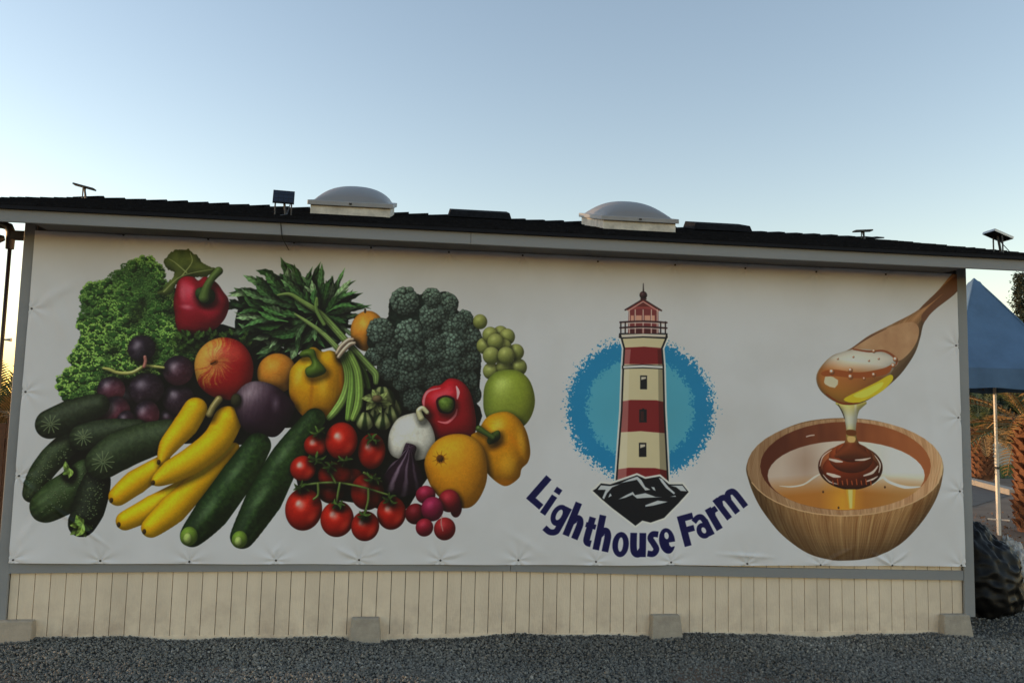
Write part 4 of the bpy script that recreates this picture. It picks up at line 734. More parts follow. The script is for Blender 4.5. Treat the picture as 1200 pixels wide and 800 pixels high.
MB().box((FX0, -.412, 2.940), (FX1, -.3855, 2.980)).build('drip_edge', M['drip'], deck)
for x in (FX0, FX1-.022):                                        # rake boards under the roof ends
    for bk in (0, 1):
        q = [(EY+.03, EZ-.024), (RY_, RZ-.024), (RY_, RZ-.12), (EY+.03, EZ-.085)]; q = [(2*RY_-y_ if bk else y_, z_) for y_, z_ in q]
        MB().add([(x, *p_) for p_ in q]+[(x+.022, *p_) for p_ in q], [(0, 1, 2, 3), (4, 5, 6, 7)]+[(i, (i+1) % 4, 4+(i+1) % 4, 4+i) for i in range(4)]).build('rake_board', M['grey'], shed)
for (xa_, xb_) in ((-.10, -.08), (7.02, 7.045)):                 # gable walls
    q = [(.022, 2.8765), (4.84, 2.8765), (4.84, roofz(4.84)-.022), (RY_, RZ-.022), (.022, roofz(.022)-.022)]
    MB().add([(xa_, *p_) for p_ in q]+[(xb_, *p_) for p_ in q], [(0, 1, 2, 3, 4), (5, 6, 7, 8, 9)]+[(i, (i+1) % 5, 5+(i+1) % 5, 5+i) for i in range(5)]).build('gable_wall', M['cream'], shed)
sh = MB(); g = np.random.default_rng(3); lenS = math.hypot(RY_-EY, RZ-EZ); cs, sn_ = (RY_-EY)/lenS, (RZ-EZ)/lenS
for back in (0, 1):
    for c in range(20):
        s0 = c*.14-.012; x = FX0-.006-(.15 if c % 2 else 0)
        while x < FX1:
            x1 = min(x+.30, FX1+.006); x0 = max(x, FX0-.006); t = .007+g.random()*.006+(.006 if c == 0 else 0); x += .30
            if x1-x0 < .02: continue
            s1 = min(s0+.17, lenS-.01); q = []
            for (s_, h) in ((s0, .0), (s0, t), (s1, .001), (s1, -.006)):
                yy = EY+s_*cs-h*sn_; zz = EZ+s_*sn_+h*cs
                q.append((2*RY_-yy if back else yy, zz))
            sh.add([(x0+.002, *q[0]), (x1-.002, *q[0]), (x1-.002, *q[1]), (x0+.002, *q[1]), (x0+.002, *q[2]), (x1-.002, *q[2]), (x1-.002, *q[3]), (x0+.002, *q[3])], [(0, 1, 2, 3), (3, 2, 5, 4), (0, 3, 4, 7), (1, 6, 5, 2)])
tag(sh.build('shingle', M['shingle'], deck), kind='stuff')
x = FX0; cap_me = None
while x < FX1-.05:                                               # ridge caps, each lapping over the next
    h0, h1 = .026+g.random()*.008, .012; x1 = min(x+.235, FX1+.01); w = .15; zs = w*SL
    v = []
    for (xx, hh) in ((x, h1), (x1, h0)):
        for (yo, zo) in ((-w, -zs), (0, 0), (w, -zs)): v += [(xx, RY_+yo, RZ+zo+hh), (xx, RY_+yo, RZ+zo+hh-.013)]
    MB().add(v, [(0, 2, 8, 6), (2, 4, 10, 8), (1, 7, 9, 3), (3, 9, 11, 5), (0, 1, 3, 2), (2, 3, 5, 4), (6, 8, 9, 7), (8, 10, 11, 9), (0, 6, 7, 1), (4, 5, 11, 10)]).build('ridge_cap', M['shingle'], deck); x += .205
def slab(x0, x1, y0, y1, h0, h1, name, m, parent, inset=0, bevel=0):
    v = []
    for h in (h0, h1):
        k = inset if h == h1 else 0
        v += [(x0+k, y0+k, roofz(y0)+h), (x1-k, y0+k, roofz(y0)+h), (x1-k, y1-k, roofz(y1)+h), (x0+k, y1-k, roofz(y1)+h)]
    return MB().add(v, [(0, 3, 2, 1), (4, 5, 6, 7), (0, 1, 5, 4), (1, 2, 6, 5), (2, 3, 7, 6), (3, 0, 4, 7)]).build(name, m, parent, bevel=bevel)
def skylight(xa, xb, y0=.90):
    w = xb-xa; dp = w*1.45; y1 = y0+dp
    c = slab(xa+.02, xb-.02, y0+.02, y1-.02, -.03, .085, 'skylight', M['curb'], deck)
    slab(xa-.005, xb+.005, y0-.005, y1+.005, .0848, .126, 'skylight_frame', M['frame'], c, bevel=.004)
    n = 28; V = []; F = []
    for j in range(n+1):
        for i in range(n+1):
            u, v = i/n*2-1, j/n*2-1; h = .140*max(0, (1-abs(u)**2.3))**.62*max(0, (1-abs(v)**2.3))**.62
            px, py = xa+.035+(u+1)/2*(w-.07), y0+.035+(v+1)/2*(dp-.07); V.append((px, py-h*SL*.5, roofz(py)+.1235+h))
    for j in range(n):
        for i in range(n): a = j*(n+1)+i; F.append((a, a+1, a+n+2, a+n+1))
    MB().add(V, F).build('dome', M['dome'], c, smooth=True)
    xm = (xa+xb)/2; MB().box((xm-.012, y0-.012, roofz(y0)+.098), (xm+.012, y0-.004, roofz(y0)+.112)).build('latch', M['cable'], c)
skylight(survey(360.5, 245, .9)[0], survey(460, 245, .9)[0]); skylight(survey(705, 265, .9)[0], survey(795, 265, .9)[0])
for (pa, pb) in ((525, 597), (806, 873)):
    xa, xb = survey(pa, 255, 2.2)[0], survey(pb, 262, 2.2)[0]
    slab(xa, xb, 2.0, 2.36, .02, .088, 'roof_vent', M['shingle'], deck, inset=.02)
# concrete piers
def pier(px0, px1, py, top, mt, label, tp=.026, y0=-.085, dep=.115):
    a, b = survey(px0, py, y0), survey(px1, py, y0); z = survey((px0+px1)/2, top, y0)[2]; t = thing('pier_block', ((a[0]+b[0])/2, y0, 0), label, 'concrete block', 'concrete blocks along the foot of the shed')
    x0, x1 = a[0], b[0]
    MB().add([(x0, y0-.02, -.06), (x1, y0-.02, -.06), (x1, y0+dep, -.06), (x0, y0+dep, -.06), (x0+tp, y0+.02, z), (x1-tp, y0+.02, z), (x1-tp, y0+dep-.034, z), (x0+tp, y0+dep-.034, z)], [(0, 3, 2, 1), (4, 5, 6, 7), (0, 1, 5, 4), (1, 2, 6, 5), (2, 3, 7, 6), (3, 0, 4, 7)]).build('block', mt, t, bevel=.006)
    return t
pier(-14, 36.5, 752, 728.5, M['concrete_tan'], 'wide tan concrete block under the corner with the dark post', .012)
pier(406.5, 447.5, 750, 725, M['concrete'], 'grey tapered concrete block below the printed squash and zucchini')
pier(762, 802, 744, 721.5, M['concrete'], 'grey tapered concrete block below the printed lettering')
pier(1106, 1142, 740, 721, M['concrete'], 'grey concrete block under the shed corner beside the black trash bag', .02)

# ------------------------------------------------------------------ the banner
paint_banner()
img = bpy.data.images.new('banner_print', PW, PH); buf = np.ones((PH, PW, 4), np.float32); buf[..., :3] = np.clip(PIC[::-1], 0, 1); img.pixels.foreach_set(buf.ravel()); img.update(); img.pack()
def vinyl():
    m = bpy.data.materials.new('printed_vinyl'); m.use_nodes = True; N, L = m.node_tree.nodes, m.node_tree.links; b = N['Principled BSDF']
    t = N.new('ShaderNodeTexImage'); t.image = img; t.interpolation = 'Cubic'; t.extension = 'EXTEND'; uv = N.new('ShaderNodeUVMap'); L.new(uv.outputs[0], t.inputs[0])
    g = N.new('ShaderNodeMix'); g.data_type = 'RGBA'; g.blend_type = 'MULTIPLY'; g.inputs['Factor'].default_value = 1
    nz = N.new('ShaderNodeTexNoise'); tc = N.new('ShaderNodeTexCoord'); nz.inputs['Scale'].default_value = 1.4; nz.inputs['Detail'].default_value = 8; L.new(tc.outputs['Object'], nz.inputs['Vector'])
    cr = N.new('ShaderNodeValToRGB'); cr.color_ramp.elements[0].color = (.90, .89, .87, 1); cr.color_ramp.elements[1].color = (1, 1, 1, 1); cr.color_ramp.elements[0].position = .3; cr.color_ramp.elements[1].position = .6; L.new(nz.outputs['Fac'], cr.inputs[0])
    L.new(t.outputs['Color'], g.inputs['A']); L.new(cr.outputs[0], g.inputs['B']); L.new(g.outputs['Result'], b.inputs['Base Color'])
    b.inputs['Roughness'].default_value = .48; b.inputs['Specular IOR Level'].default_value = .3; return m
VIN = vinyl()
ban = thing('banner', ((BX0+BX1)/2, BY, BZ0), 'wide printed vinyl banner with heaped vegetables, lighthouse logo and honey bowl', 'banner')
eye_px = [(x, y) for x, y in ((17.5, 655), (119, 656), (223, 657), (324, 655.5), (421, 655), (516, 655.5), (607, 655.5), (697.5, 657), (785.5, 658), (874.5, 659.5), (960, 661), (1043.5, 661.5), (1123.5, 661), (39, 362), (32, 459), (24.5, 557), (1119, 405), (1121, 489), (1122.5, 575), (146, 276), (245, 281), (345, 285), (435, 291), (526, 296), (612, 300), (700, 307), (790, 311), (872, 315), (955, 319), (1036, 322))]
eyes = np.array([[survey(x, y)[0], survey(x, y)[2]] for x, y in eye_px])
cre = []
for (xa, ya, xb, yb, h, w) in ((60, 590, 130, 640, .006, .012), (95, 615, 108, 640, .003, .02), (40, 360, 95, 330, .006, .035), (52, 320, 90, 420, .004, .04), (24, 557, 42, 575, .007, .010), (330, 635, 318, 654, .005, .016), (421, 655, 450, 642, .004, .014), (421, 655, 392, 640, .004, .016), (516, 655, 545, 645, .004, .016), (840, 648, 905, 652, .006, .014), (960, 660, 1000, 640, .004, .016), (1043, 661, 1020, 648, .006, .012), (1043, 661, 1062, 645, .005, .014), (1040, 610, 1110, 560, .004, .05), (620, 330, 640, 640, .003, .10), (860, 400, 866, 560, .003, .09), (1080, 420, 1095, 560, .003, .05), (20, 640, 50, 600, .004, .03), (150, 276, 180, 300, .004, .03), (590, 620, 640, 650, .003, .03)):
    a, b = survey(xa, ya), survey(xb, yb); cre.append((a[0], a[2], b[0], b[2], h, w))
def billow(X, Z):
    w = .004*np.sin(X*1.9+.4)*np.sin(Z*2.1)+.0035*np.sin(X*4.7+Z*1.3)+.0018*np.sin(X*9.1-Z*3.3+1)+.0025*np.sin(X*6.3+1.1*np.sin(Z*3))*np.exp(-(Z-BZ0)/.35)
    for k, (ex, ez) in enumerate(eyes):
        dx, dz = X-ex, Z-ez; r = np.hypot(dx, dz)+1e-6; th = np.arctan2(dz, dx)
        w = w+.0058*np.exp(-r/.095)*np.sin(np.clip(r/.03, 0, 1)*1.57)*np.cos(7*th+k*1.7)-.006*np.exp(-(r/.05)**2)
    for (ax, az, bx, bz, h, wd) in cre:
        ex, ez = bx-ax, bz-az; t = np.clip(((X-ax)*ex+(Z-az)*ez)/(ex*ex+ez*ez), 0, 1); d = np.hypot(X-ax-t*ex, Z-az-t*ez)
        w = w+1.7*h*np.exp(-(d/wd)**2)*np.sin(np.clip(t, .08, .92)*np.pi)
    return w
NX, NZ = 860, 288
bx_ = np.linspace(BX0, BX1, NX+1); bz_ = np.linspace(BZ0, BZ1, NZ+1); GX, GZ = np.meshgrid(bx_, bz_)
sag = .004*np.sin(GX*6.9+.7)*np.exp(-(GZ-BZ0)/.05)*.35
GY = BY-.028-billow(GX, GZ)
ci = np.clip(((np.arange(NX)+.5)/NX*PW).astype(int), 0, PW-1); cj = np.clip(((1-(np.arange(NZ)+.5)/NZ)*PH).astype(int), 0, PH-1); cell = PID[cj][:, ci]
VI = np.arange((NX+1)*(NZ+1)).reshape(NZ+1, NX+1); QF = np.stack([VI[:-1, :-1], VI[:-1, 1:], VI[1:, 1:], VI[1:, :-1]], -1)
VV = np.stack([GX, GY, GZ+sag], -1).reshape(-1, 3); UVv = np.stack([(GX-BX0)/(BX1-BX0), (GZ-BZ0)/(BZ1-BZ0)], -1).reshape(-1, 2)
sheet_o = None
for pid, nm in enumerate(PARTS):
    q = QF[cell == pid]
    if len(q) < 6: continue
    u, inv = np.unique(q.ravel(), return_inverse=True); o = np_mesh(nm, VV[u], inv.reshape(-1, 4), VIN, ban, smooth=True)
    o.data.uv_layers.new(name='UVMap').data.foreach_set('uv', UVv[q.ravel()].astype(np.float32).ravel())
m_h = mat('banner_hem', (.74, .74, .74), .6, .05)
for k, (ex, ez) in enumerate(eyes):
    yb = BY-.028-float(billow(np.array(ex), np.array(ez))); e = MB().tube([(ex, yb+.001, ez), (ex, yb-.004, ez)], [.0085, .007], 10); e.build('eyelet', M['screw'], ban)

# ------------------------------------------------------------------ things on the roof
def wire(pts, name, parent, r=.0035): MB().tube(pts, r, 6).build(name, M['cable'], parent)
def solar(c, w, l, yaw, tilt, stand, label, cable=None):
    """small panel: w wide, l long, normal tilted 'tilt' from vertical towards azimuth yaw"""
    t = thing('solar_panel', (c[0], c[1], c[2]-stand), label, 'solar panel', 'small solar panels on the shed roof')
    n = Vector((math.sin(tilt)*math.sin(yaw), math.sin(tilt)*math.cos(yaw), math.cos(tilt))); a = Vector((math.cos(yaw), -math.sin(yaw), 0)); b = n.cross(a)
    def plate(w, l, h0, h1): return [tuple(Vector(c)+a*x+b*y+n*h) for h in (h0, h1) for x, y in ((-w, -l), (w, -l), (w, l), (-w, l))]
    BF = [(0, 3, 2, 1), (4, 5, 6, 7), (0, 1, 5, 4), (1, 2, 6, 5), (2, 3, 7, 6), (3, 0, 4, 7)]
    fr = MB().add(plate(w/2, l/2, -.008, .006), BF).build('panel_frame', M['black_metal'], t)
    if stand > .12:
        for (w0, w1, l0, l1) in ((-.5, .5, -.52, -.49), (-.5, .5, .49, .52), (-.52, -.49, -.5, .5), (.49, .52, -.5, .5)): MB().add([tuple(Vector(c)+a*(w*x)+b*(l*y)+n*h) for h in (-.010, .009) for x, y in ((w0, l0), (w1, l0), (w1, l1), (w0, l1))], BF).build('rim', M['alu'], fr)
    nx, ny = 4, 3
    for i in range(nx):
        for j in range(ny):
            cx, cy = (i-nx/2+.5)*w*.94/nx, (j-ny/2+.5)*l*.94/ny
            vs_ = [tuple(Vector(c)+a*(cx+x*w*.94/nx*.46)+b*(cy+y*l*.94/ny*.46)+n*h) for h in (.0055, .0075) for x, y in ((-1, -1), (1, -1), (1, 1), (-1, 1))]
            MB().add(vs_, BF).build('solar_cell', M['cell'], fr)
    lo = Vector(c)-b*(l*.25); 
    for sx in (-.38, .38):
        p = Vector(c)+a*(w*sx)-n*.006; MB().tube([p, (p.x, p.y, roofz(p.y)+.005)], .006, 6).build('leg', M['black_metal'], t)
    MB().tube([Vector(c)-n*.006, (c[0]+.02, c[1], roofz(c[1])+.008)], .010, 6).build('bracket', M['black_metal'], t)
    if cable: wire(cable, 'cable', t)
    return t
p = survey(332.5, 231, .05); solar(p, .155, .12, math.pi-.12, R(62), .09, 'small upright solar panel beside the dome skylight over the printed celery', [(p[0]+.05, p[1], p[2]-.05), (p[0]+.055, -.1, roofz(-.1)+.02), (p[0]+.06, -.418, 2.985), (p[0]+.065, -.388, 2.92), (p[0]+.075, -.389, 2.852), (p[0]+.07, -.3, 2.84), (p[0]+.07, -.04, 2.82)])
p = survey(99, 219, 2.0); solar(p, .07, .20, math.pi/2, R(13), .07, 'thin dark solar panel seen edge on above the roof corner with the black post')
p = survey(1011, 270.5, 2.0); solar(p, .07, .20, -math.pi/2, R(5), .07, 'thin flat dark solar panel near the ridge over the printed honey spoon')
p = survey(1169.5, 276, -.05); solar(p, .14, .17, math.pi/2, R(20), .125, 'raised silver edged solar panel at the end of the roof over the blue canopy', [(p[0], p[1], p[2]-.03), (p[0]-.02, -.2, roofz(-.2)+.02), (p[0]-.02, -.418, 2.985), (p[0]-.01, -.388, 2.92), (p[0]+.012, -.389, 2.852), (p[0]+.01, -.3, 2.85)])

# ------------------------------------------------------------------ left side: dark pipe frame, fence, dry palm
a = survey(11.5, 290, .55)
t = thing('pipe_post', (a[0], .55, 0), 'dark pipe post with elbow and cross bar beside the shed corner', 'post')
MB().tube([(a[0], .55, -.05), (a[0], .55, a[2]+.08)], .0145, 10).build('post', M['black_metal'], t, smooth=True)
zt = survey(11.5, 268, .55)[2]
MB().tube([(a[0], .55, zt-.16), (a[0], .55, zt-.03), (a[0]-.02, .55, zt+.015), (a[0]-.07, .55, zt+.03), (a[0]-.9, .55, zt+.03)], [.03, .034, .034, .032, .03], 10).build('elbow', M['black_metal'], t, smooth=True)
zb = survey(20, 276, .55)[2]; MB().box((a[0]-.01, .52, zb-.035), (-.142, .58, zb+.035)).build('cross_bar', M['black_metal'], t, bevel=.005)
zc = survey(3, 280, .50)[2]; MB().tube([(a[0]-.10, .50, zc), (a[0]-.06, .50, zc), (a[0]-.03, .52, zc+.01)], [.035, .035, .02], 10).build('clamp', M['black_metal'], t)
q = survey(10, 398, .55); MB().tube([(q[0]-.03, .55, q[2]), (q[0]+.012, .55, q[2]), (q[0]+.02, .55, q[2])], [.006, .012, .016], 8).build('insulator', M['alu'], t)
fen = thing('board_fence', (-3.2, 3.0, 0), 'dark brown upright board fence left of the shed', 'fence')
for i in range(34):
    x = -6.2+i*.172; h = 1.48+.05*math.sin(i*2.1)+.03*random.random(); MB().box((x, 3.0, -.05), (x+.160, 3.02+.004*(i % 3), h)).build('plank', M['wood'], fen)
for z in (.35, 1.2): MB().box((-6.3, 3.03, z), (-.35, 3.07, z+.08)).build('rail', M['wood'], fen)
def frond(t, base, az, el, L, m, n=26, droop=1.1, lw=.34, name='frond'):
    mb = MB(); p = Vector(base); d = Vector((math.cos(az)*math.cos(el), math.sin(az)*math.cos(el), math.sin(el))); pts = [p.copy()]
    for i in range(n):
        p = p+d*(L/n); d = (d+Vector((0, 0, -droop/n*(.3+1.4*i/n)))).normalized(); pts.append(p.copy())
    mb.tube(pts[::3]+[pts[-1]], [.018*(1-i/10*.8) for i in range(len(pts[::3])+1)], 5)
    for i in range(3, n+1):
        d = (pts[i]-pts[i-1]).normalized(); s = d.cross(Vector((0, 0, 1))).normalized(); u = s.cross(d); f = math.sin(math.pi*(.12+.86*i/n))**.6
        for sg in (-1, 1):
            dirn = (s*sg*.82+d*.62+u*(.25+random.uniform(-.12, .12))).normalized(); ln = lw*f*random.uniform(.85, 1.1); wv = d*.016
            a_ = pts[i]; e = a_+dirn*ln+Vector((0, 0, -.12*ln)); mth = a_+dirn*ln*.5
            mb.add([a_-wv*.5, a_+wv*.5, mth+wv, e, mth-wv], [(0, 1, 2, 3, 4)])
    return mb.build(name, m, t)
def palm(loc, h, r, nf, L, label, dry=.3, seed=1, lw=.34, tiers=None):
    random.seed(seed); t = thing('palm_tree', loc, label, 'palm tree', 'stout palms beside the road'); x, y, z = loc
    mb = MB(); mb.tube([(x, y, z-.1), (x, y, z+h*.4), (x+.02, y, z+h)], [r*1.0, r*.86, r*.8], 14)
    rows = int(h/(r*.33)); 
    for j in range(rows):                                        # old leaf bases in a spiral
        for k in range(11):
            an = (k+.5*(j % 2))*2*math.pi/11+random.uniform(-.08, .08); zz = z+.02+(j+random.uniform(-.1, .1))*h/rows; rr = r*(1-.16*j/rows)
            o = Vector((math.cos(an), math.sin(an), 0)); s = Vector((-math.sin(an), math.cos(an), 0)); c = Vector((x, y, zz))+o*rr*.9; wv = r*.30; out = r*random.uniform(.30, .46)
            mb.add([c-s*wv, c+s*wv, c+o*out*.55+Vector((0, 0, r*.30))+s*wv*.75, c+o*out*.55+Vector((0, 0, r*.30))-s*wv*.75, c+o*out+Vector((0, 0, r*.52))+s*wv*.35, c+o*out+Vector((0, 0, r*.52))-s*wv*.35, c+Vector((0, 0, r*.5))], [(0, 1, 2, 3), (3, 2, 4, 5), (5, 4, 6), (1, 6, 4, 2), (0, 3, 5, 6)])
    mb.build('trunk', M['trunk'], t)
    for i in range(nf):
        az = i*2.39996+random.uniform(-.2, .2); q = i/nf; el = R(82-q*105)+random.uniform(-.1, .1)
        frond(t, (x+math.cos(az)*r*.4, y+math.sin(az)*r*.4, z+h-.05+.1*(1-q)), az, el, L*random.uniform(.85, 1.1), M['dryfrond'] if random.random() < dry*(.3+1.4*q) else M['frond'], droop=1.2+.5*random.random(), lw=lw)
    return t
palm((12.78, 6.25, 0), 1.75, .30, 30, 1.9, 'near stout palm with shaggy red brown trunk behind the blue canopy', .45, 4)
palm((20.6, 18.1, 0), 1.55, .33, 24, 1.5, 'far small palm with stubby trunk standing past the kerb', .4, 8)
palm((float(survey(-6, 500, 6.5)[0]), 6.5, 0), 1.25, .2, 26, 1.0, 'dry golden palm rising behind the dark board fence', .95, 15)

# ------------------------------------------------------------------ trees, wall and house in the distance
def tree(loc, h, rx, rz, m, label, n=2600, leaf=.16, seed=1, name='leafy_tree', cat='tree', low=.25):
    g = np.random.default_rng(seed); t = thing(name, loc, label, cat, 'trees beyond the road'); loc = np.array(loc, float)
    mb = MB(); mb.tube([loc+(0, 0, -.1), loc+(.05, .03, h*.35), loc+(0, .1, h*.7)], [h*.035, h*.028, h*.012], 8)
    lob = []
    for k in range(9):
        an = k*2.4; q = loc+np.array([math.cos(an)*rx*.55*g.uniform(.5, 1), math.sin(an)*rx*.55*g.uniform(.5, 1), h*(low+.1)+(h*(1-low)-rz*.5)*(k+.5)/9]); lob.append((q, rx*g.uniform(.42, .66)))
        mb.tube([loc+(0, 0, h*.3), tuple(q)], [h*.014, h*.005], 5)
    mb.build('trunk', M['bark'], t)
    P = []
    for (q, r_) in lob:
        m_ = n//9; d = g.normal(size=(m_, 3)); d /= np.linalg.norm(d, axis=1, keepdims=True); P.append(q+d*(r_*g.random(m_)**.4)[:, None]*np.array([1, 1, .8]))
    P = np.concatenate(P); leaf_cards(P, leaf, m, t, g); return t
def leaf_cards(P, leaf, m, t, g, name='crown'):
    n = len(P); u = g.normal(size=(n, 3)); u /= np.linalg.norm(u, axis=1, keepdims=True); v = np.cross(u, g.normal(size=(n, 3))); v /= np.linalg.norm(v, axis=1, keepdims=True); s = leaf*g.uniform(.6, 1.3, (n, 1))
    V = np.stack([P-u*s, P-v*s*.45, P+u*s, P+v*s*.45], 1).reshape(-1, 3); return np_mesh(name, V, np.arange(4*n).reshape(-1, 4), m, t)
def conifer(loc, h, r, label, seed=2):
    g = np.random.default_rng(seed); t = thing('conifer_tree', loc, label, 'tree', 'trees beyond the road'); loc = np.array(loc, float)
    MB().tube([loc, loc+(0, 0, h*.97)], [h*.018, .02], 8).build('trunk', M['bark'], t)
    P = []
    for k in range(60):
        q = .15+.85*k/60; z = h*q; br = r*(1-q)**.75*g.uniform(.55, 1.1)+.12
        for j in range(5):
            an = g.uniform(0, 6.28); s = np.linspace(.1, 1, 14)[:, None]; c = loc+np.array([0, 0, z]); e = np.array([math.cos(an)*br, math.sin(an)*br, -br*.22])
            P.append(c+e*s+g.normal(size=(14, 3))*.16)
    P = np.concatenate(P); P = np.concatenate([P, P+g.normal(size=P.shape)*.12]); leaf_cards(P, .10, M['needle'], t, g); return t
def at_depth(x, y, Y): return survey(x, y, Y)
tree((float(at_depth(-20, 500, 12)[0]), 12, 0), 2.0, 1.5, 1.5, M['leaf_dark'], 'low dark shrub behind the board fence and dry palm', 2400, .09, 77, 'shrub', 'shrub', .1)
c = at_depth(1195.5, 320, 42); conifer((c[0], 42, 0), c[2], 1.5, 'tall dark conifer rising above the blue canopy', 3)
for k, (px, Y, h, rx, mm, lb) in enumerate(((1128, 30, 4.2, 2.4, 'leaf_dark', 'dark rounded tree behind the far small palm'), (1158, 34, 4.4, 2.6, 'leaf_mid', 'olive green tree between the far palm and the near palm'), (1190, 31, 4.6, 2.8, 'leaf_dark', 'dark tree behind the near stout palm'), (1235, 30, 5.0, 2.8, 'leaf_mid', 'spreading olive tree past the right end of the lawn'), (1100, 36, 5.0, 2.8, 'leaf_dark', 'dark tree hidden mostly behind the shed end'))):
    c = at_depth(px, 500, Y); tree((c[0], Y, 0), h, rx, rx, M[mm], lb, 2400, .17, 20+k)
for k, (px, Y, h, rx, lb) in enumerate(((1186, 41, 8.4, 1.1, 'slim brown leaved tree under the conifer by the red roof'),)):
    c = at_depth(px, 500, Y); tree((c[0], Y, 0), h, rx, rx, M['leaf_mid'], lb, 1500, .16, 40+k)
gw = thing('garden_wall', (*at_depth(1150, 520, 27)[:2], 0), 'low pale garden wall under the far trees', 'wall')
c = at_depth(1120, 520, 27)
for i in range(7): MB().box((c[0]-1.5+i*1.25, 27+.03*(i % 2), -.05), (c[0]-1.5+i*1.25+1.24, 27.16, .95+.02*(i % 3))).build('wall_panel', M['house_wall'], gw)
c = at_depth(1203, 372, 45); hx, hy = c[0], 45.0
hs = thing('house', (hx+4, hy+3, 0), 'distant house with a red tiled roof behind the conifer', 'house')
MB().box((hx-1, hy, -.1), (hx+9, hy+6, c[2]-1.6)).build('wall', M['house_wall'], hs)
z0 = c[2]-1.6; rf = MB().add([(hx-1.5, hy-.5, z0), (hx+9.5, hy-.5, z0), (hx+9.5, hy+6.5, z0), (hx-1.5, hy+6.5, z0), (hx, hy+3, z0+1.9), (hx+8, hy+3, z0+1.9), (hx-1.5, hy-.5, z0-.18), (hx+9.5, hy-.5, z0-.18), (hx+9.5, hy+6.5, z0-.18), (hx-1.5, hy+6.5, z0-.18)], [(0, 1, 5, 4), (1, 2, 5), (2, 3, 4, 5), (3, 0, 4), (0, 6, 7, 1), (1, 7, 8, 2), (2, 8, 9, 3), (3, 9, 6, 0), (6, 9, 8, 7)]).build('roof', M['tile_roof'], hs)
MB().box((hx+5, hy+3.3, z0+1), (hx+5.7, hy+4, z0+2.6)).build('chimney', M['tile_roof'], rf)
for zz in (1.0, 4.2):
    for k in range(3):
        wx = hx+.6+k*3; w = MB().box((wx, hy-.06, zz), (wx+1.3, hy-.002, zz+1.3)).build('window', M['white_paint'], hs); MB().box((wx+.1, hy-.075, zz+.1), (wx+1.2, hy-.062, zz+1.2)).build('pane', M['glass'], w)
# grass tufts on the lawn edge
g = np.random.default_rng(9); n = 5000; P = np.stack([g.uniform(20.5, 34, n), g.uniform(19, 27, n), np.zeros(n)], -1)
an = g.uniform(0, 6.28, n); hh = g.uniform(.06, .22, n); d = np.stack([np.cos(an), np.sin(an), np.zeros(n)], -1); tp = P+np.stack([g.normal(0, .05, n), g.normal(0, .05, n), hh], -1)
V = np.stack([P-d*.02, P+d*.02, tp], 1).reshape(-1, 3); tag(np_mesh('grass', V, np.arange(3*n).reshape(-1, 3), M['grass']), 'rough green grass along the lawn past the kerb', 'grass', kind='stuff')

# ------------------------------------------------------------------ blue pop-up canopy
cc = np.array([10.95, 5.12]); half = .82; v = np.array([.607, .795]); rgt = np.array([.795, -.607]); f0 = math.asin(.20); RR = half*math.sqrt(2)
can = thing('canopy_tent', (cc[0], cc[1], 0), 'blue pointed pop up canopy on white legs behind the shed corner', 'canopy')
zp = survey(1143, 327, cc[1])[2]; ze = 2.47; zv = 2.19
cor = [cc+RR*(v*math.cos(f0+k*math.pi/2)+rgt*math.sin(f0+k*math.pi/2)) for k in range(4)]
for k in range(4):
    A, B = cor[k], cor[(k+1) % 4]; n = 14; V = []; F = []
    for j in range(n+1):
        s = j/n
        for i in range(n+1):
            q = i/n; e = A*(1-q)+B*q; p = cc*(1-s)+e*s; hgt = zp+(ze-zp)*(s**1.04); sg = -.10*math.sin(math.pi*q)*math.sin(math.pi*min(s, .9))+.012*math.sin(9*q+7*s)
            if s < .08: hgt = zp-.10*s/.08*.55
            V.append((*p, hgt+sg*s))
    for j in range(n):
        for i in range(n): a_ = j*(n+1)+i; F.append((a_, a_+1, a_+n+2, a_+n+1))
    MB().add(V, F).build('roof_panel', M['blue'], can, smooth=True)
    V = []; F = []
    for j in range(5):
        for i in range(n+1):
            q = i/n; e = A*(1-q)+B*q; out = (e-cc)/np.linalg.norm(e-cc); w_ = .015*math.sin(q*19+k)*j/4+.004; V.append((*(e+out*w_), ze+(zv-ze)*j/4+.01*math.sin(q*12)*(j/4)))
    for j in range(4):
        for i in range(n): a_ = j*(n+1)+i; F.append((a_, a_+1, a_+n+2, a_+n+1))
    MB().add(V, F).build('valance', M['blue'], can, smooth=True)
    MB().tube([(*(cc*(1-u_)+A*u_), zp+(ze-zp)*u_**1.04+.012) if u_ > .08 else (*(cc*(1-u_)+A*u_), zp-.055*u_/.08+.006) for u_ in np.linspace(0, 1, 12)], .012, 6).build('seam', M['blue'], can)
    L_ = A-(A-cc)/np.linalg.norm(A-cc)*.04
    lg = MB().box((L_[0]-.022, L_[1]-.022, -.03), (L_[0]+.022, L_[1]+.022, 1.25)).build('leg', M['white_paint'], can); MB().box((L_[0]-.017, L_[1]-.017, 1.25), (L_[0]+.017, L_[1]+.017, ze-.02)).build('inner_leg', M['white_paint'], lg)
    MB().box((L_[0]-.026, L_[1]-.026, 1.0), (L_[0]+.026, L_[1]+.026, 1.04)).build('clamp', M['black_metal'], lg)
    a3 = rgt*.15; MB().tube([(L_[0]-a3[0], L_[1]-a3[1], .22), (L_[0]+a3[0], L_[1]+a3[1], .22)], .012, 6).build('foot_bar', M['white_paint'], lg)
    Bq = B-(B-cc)/np.linalg.norm(B-cc)*.04; md = (L_+Bq)/2
    for (p0, p1) in (((*L_, ze-.06), (*md, zv+.02)), ((*md, zv+.02), (*Bq, ze-.06))): MB().tube([p0, p1], .011, 6).build('truss_bar', M['alu'], can)

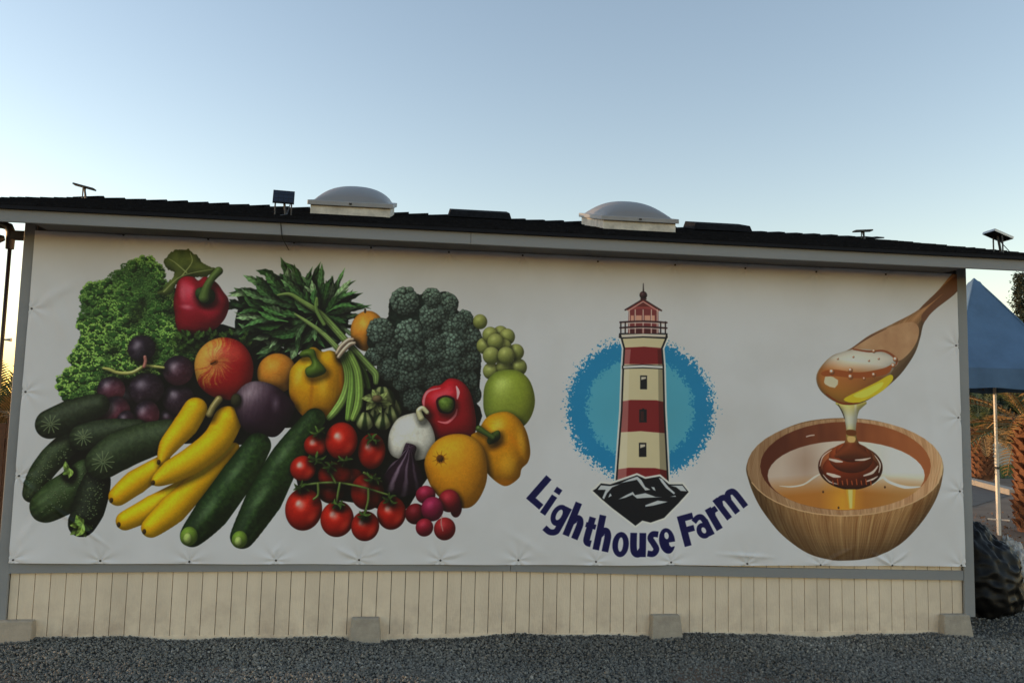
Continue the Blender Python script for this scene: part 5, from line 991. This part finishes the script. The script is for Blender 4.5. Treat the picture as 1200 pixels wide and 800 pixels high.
# ------------------------------------------------------------------ bags and rubbish beside the shed
def lump(name, c, r, m, parent, amp=.16, seed=0, n=44, sq=.0, top=1.0, fine=.03):
    V = []; F = []
    for j in range(n+1):
        th = math.pi*j/n
        for i in range(n):
            ph = 2*math.pi*i/n; d = Vector((math.sin(th)*math.cos(ph), math.sin(th)*math.sin(ph), math.cos(th)))
            k = 1+amp*mnoise.noise(d*1.7+Vector((seed, 0, 0)))+amp*.55*(1-2*abs(mnoise.noise(d*3.6+Vector((0, seed, 3)))))+amp*.22*mnoise.noise(Vector((d.x*9, d.y*9, d.z*4))+Vector((seed, 2, 0)))
            fz = .35+.65*abs(d.z); k += fine*(1-2.2*abs(mnoise.noise(Vector((d.x*4.6, d.y*4.6, d.z*1.6))+Vector((1, seed, 4)))))*fz+fine*.8*(1-2.2*abs(mnoise.noise(Vector((d.x*9+d.z*3, d.y*9-d.z*2, d.z*3.5))+Vector((5, seed, 1)))))+fine*.35*(1-2*abs(mnoise.noise(Vector((d.x*19, d.y*19, d.z*9+d.x*6))+Vector((2, 1, seed)))))
            if d.z < 0: k *= 1+.12*(-d.z)
            pin = 1-.35*top*max(0, d.z)**2
            V.append((c[0]+d.x*r[0]*k*pin, c[1]+d.y*r[1]*k*pin, max(c[2]+d.z*r[2]*k, -.016)))
    for j in range(n):
        for i in range(n): a_ = j*n+i; b_ = j*n+(i+1) % n; F.append((a_, b_, b_+n, a_+n))
    return MB().add(V, F).build(name, m, parent, smooth=True)
bg_ = thing('trash_bag', (7.62, .80, 0), 'full black plastic trash bag slumped against the shed corner', 'trash bag')
lump('bag_body', (7.60, .80, .36), (.43, .40, .42), M['bag'], bg_, .13, 3, 110, fine=.032)
lump('bag_neck', (7.42, .82, .74), (.17, .17, .13), M['bag'], bg_, .35, 5, 26)
t = thing('plastic_bag', (8.05, .72, 0), 'milky crumpled plastic bag leaning on the black trash bag', 'plastic bag')
lump('bag_body', (8.03, .78, .34), (.12, .14, .27), M['clear'], t, .32, 9, 60, fine=.09)
t = thing('plastic_bag', (9.9, 3.0, 0), 'flat pale crumpled plastic lying on the dirt', 'plastic bag'); lump('bag_body', (9.75, 2.85, .05), (.42, .28, .10), M['clear'], t, .5, 12, 50, fine=.10)
t = thing('board', (9.5, 2.2, 0), 'brown board lying on the dirt beside the black trash bag', 'board'); MB().box((8.95, 1.9, -.03), (10.9, 2.12, .035)).build('plank', M['plank'], t, bevel=.004)
# fallen leaves and small clods on the dirt strip
g = np.random.default_rng(21); P = np.stack([g.uniform(7.3, 15, 1600), g.uniform(1.8, 9, 1600), np.full(1600, -.012)], -1)
leaf_o = leaf_cards(P, .03, M['plank'], None, g, 'leaf_litter'); tag(leaf_o, 'small brown leaf litter scattered on the dirt', 'leaf litter', kind='stuff')
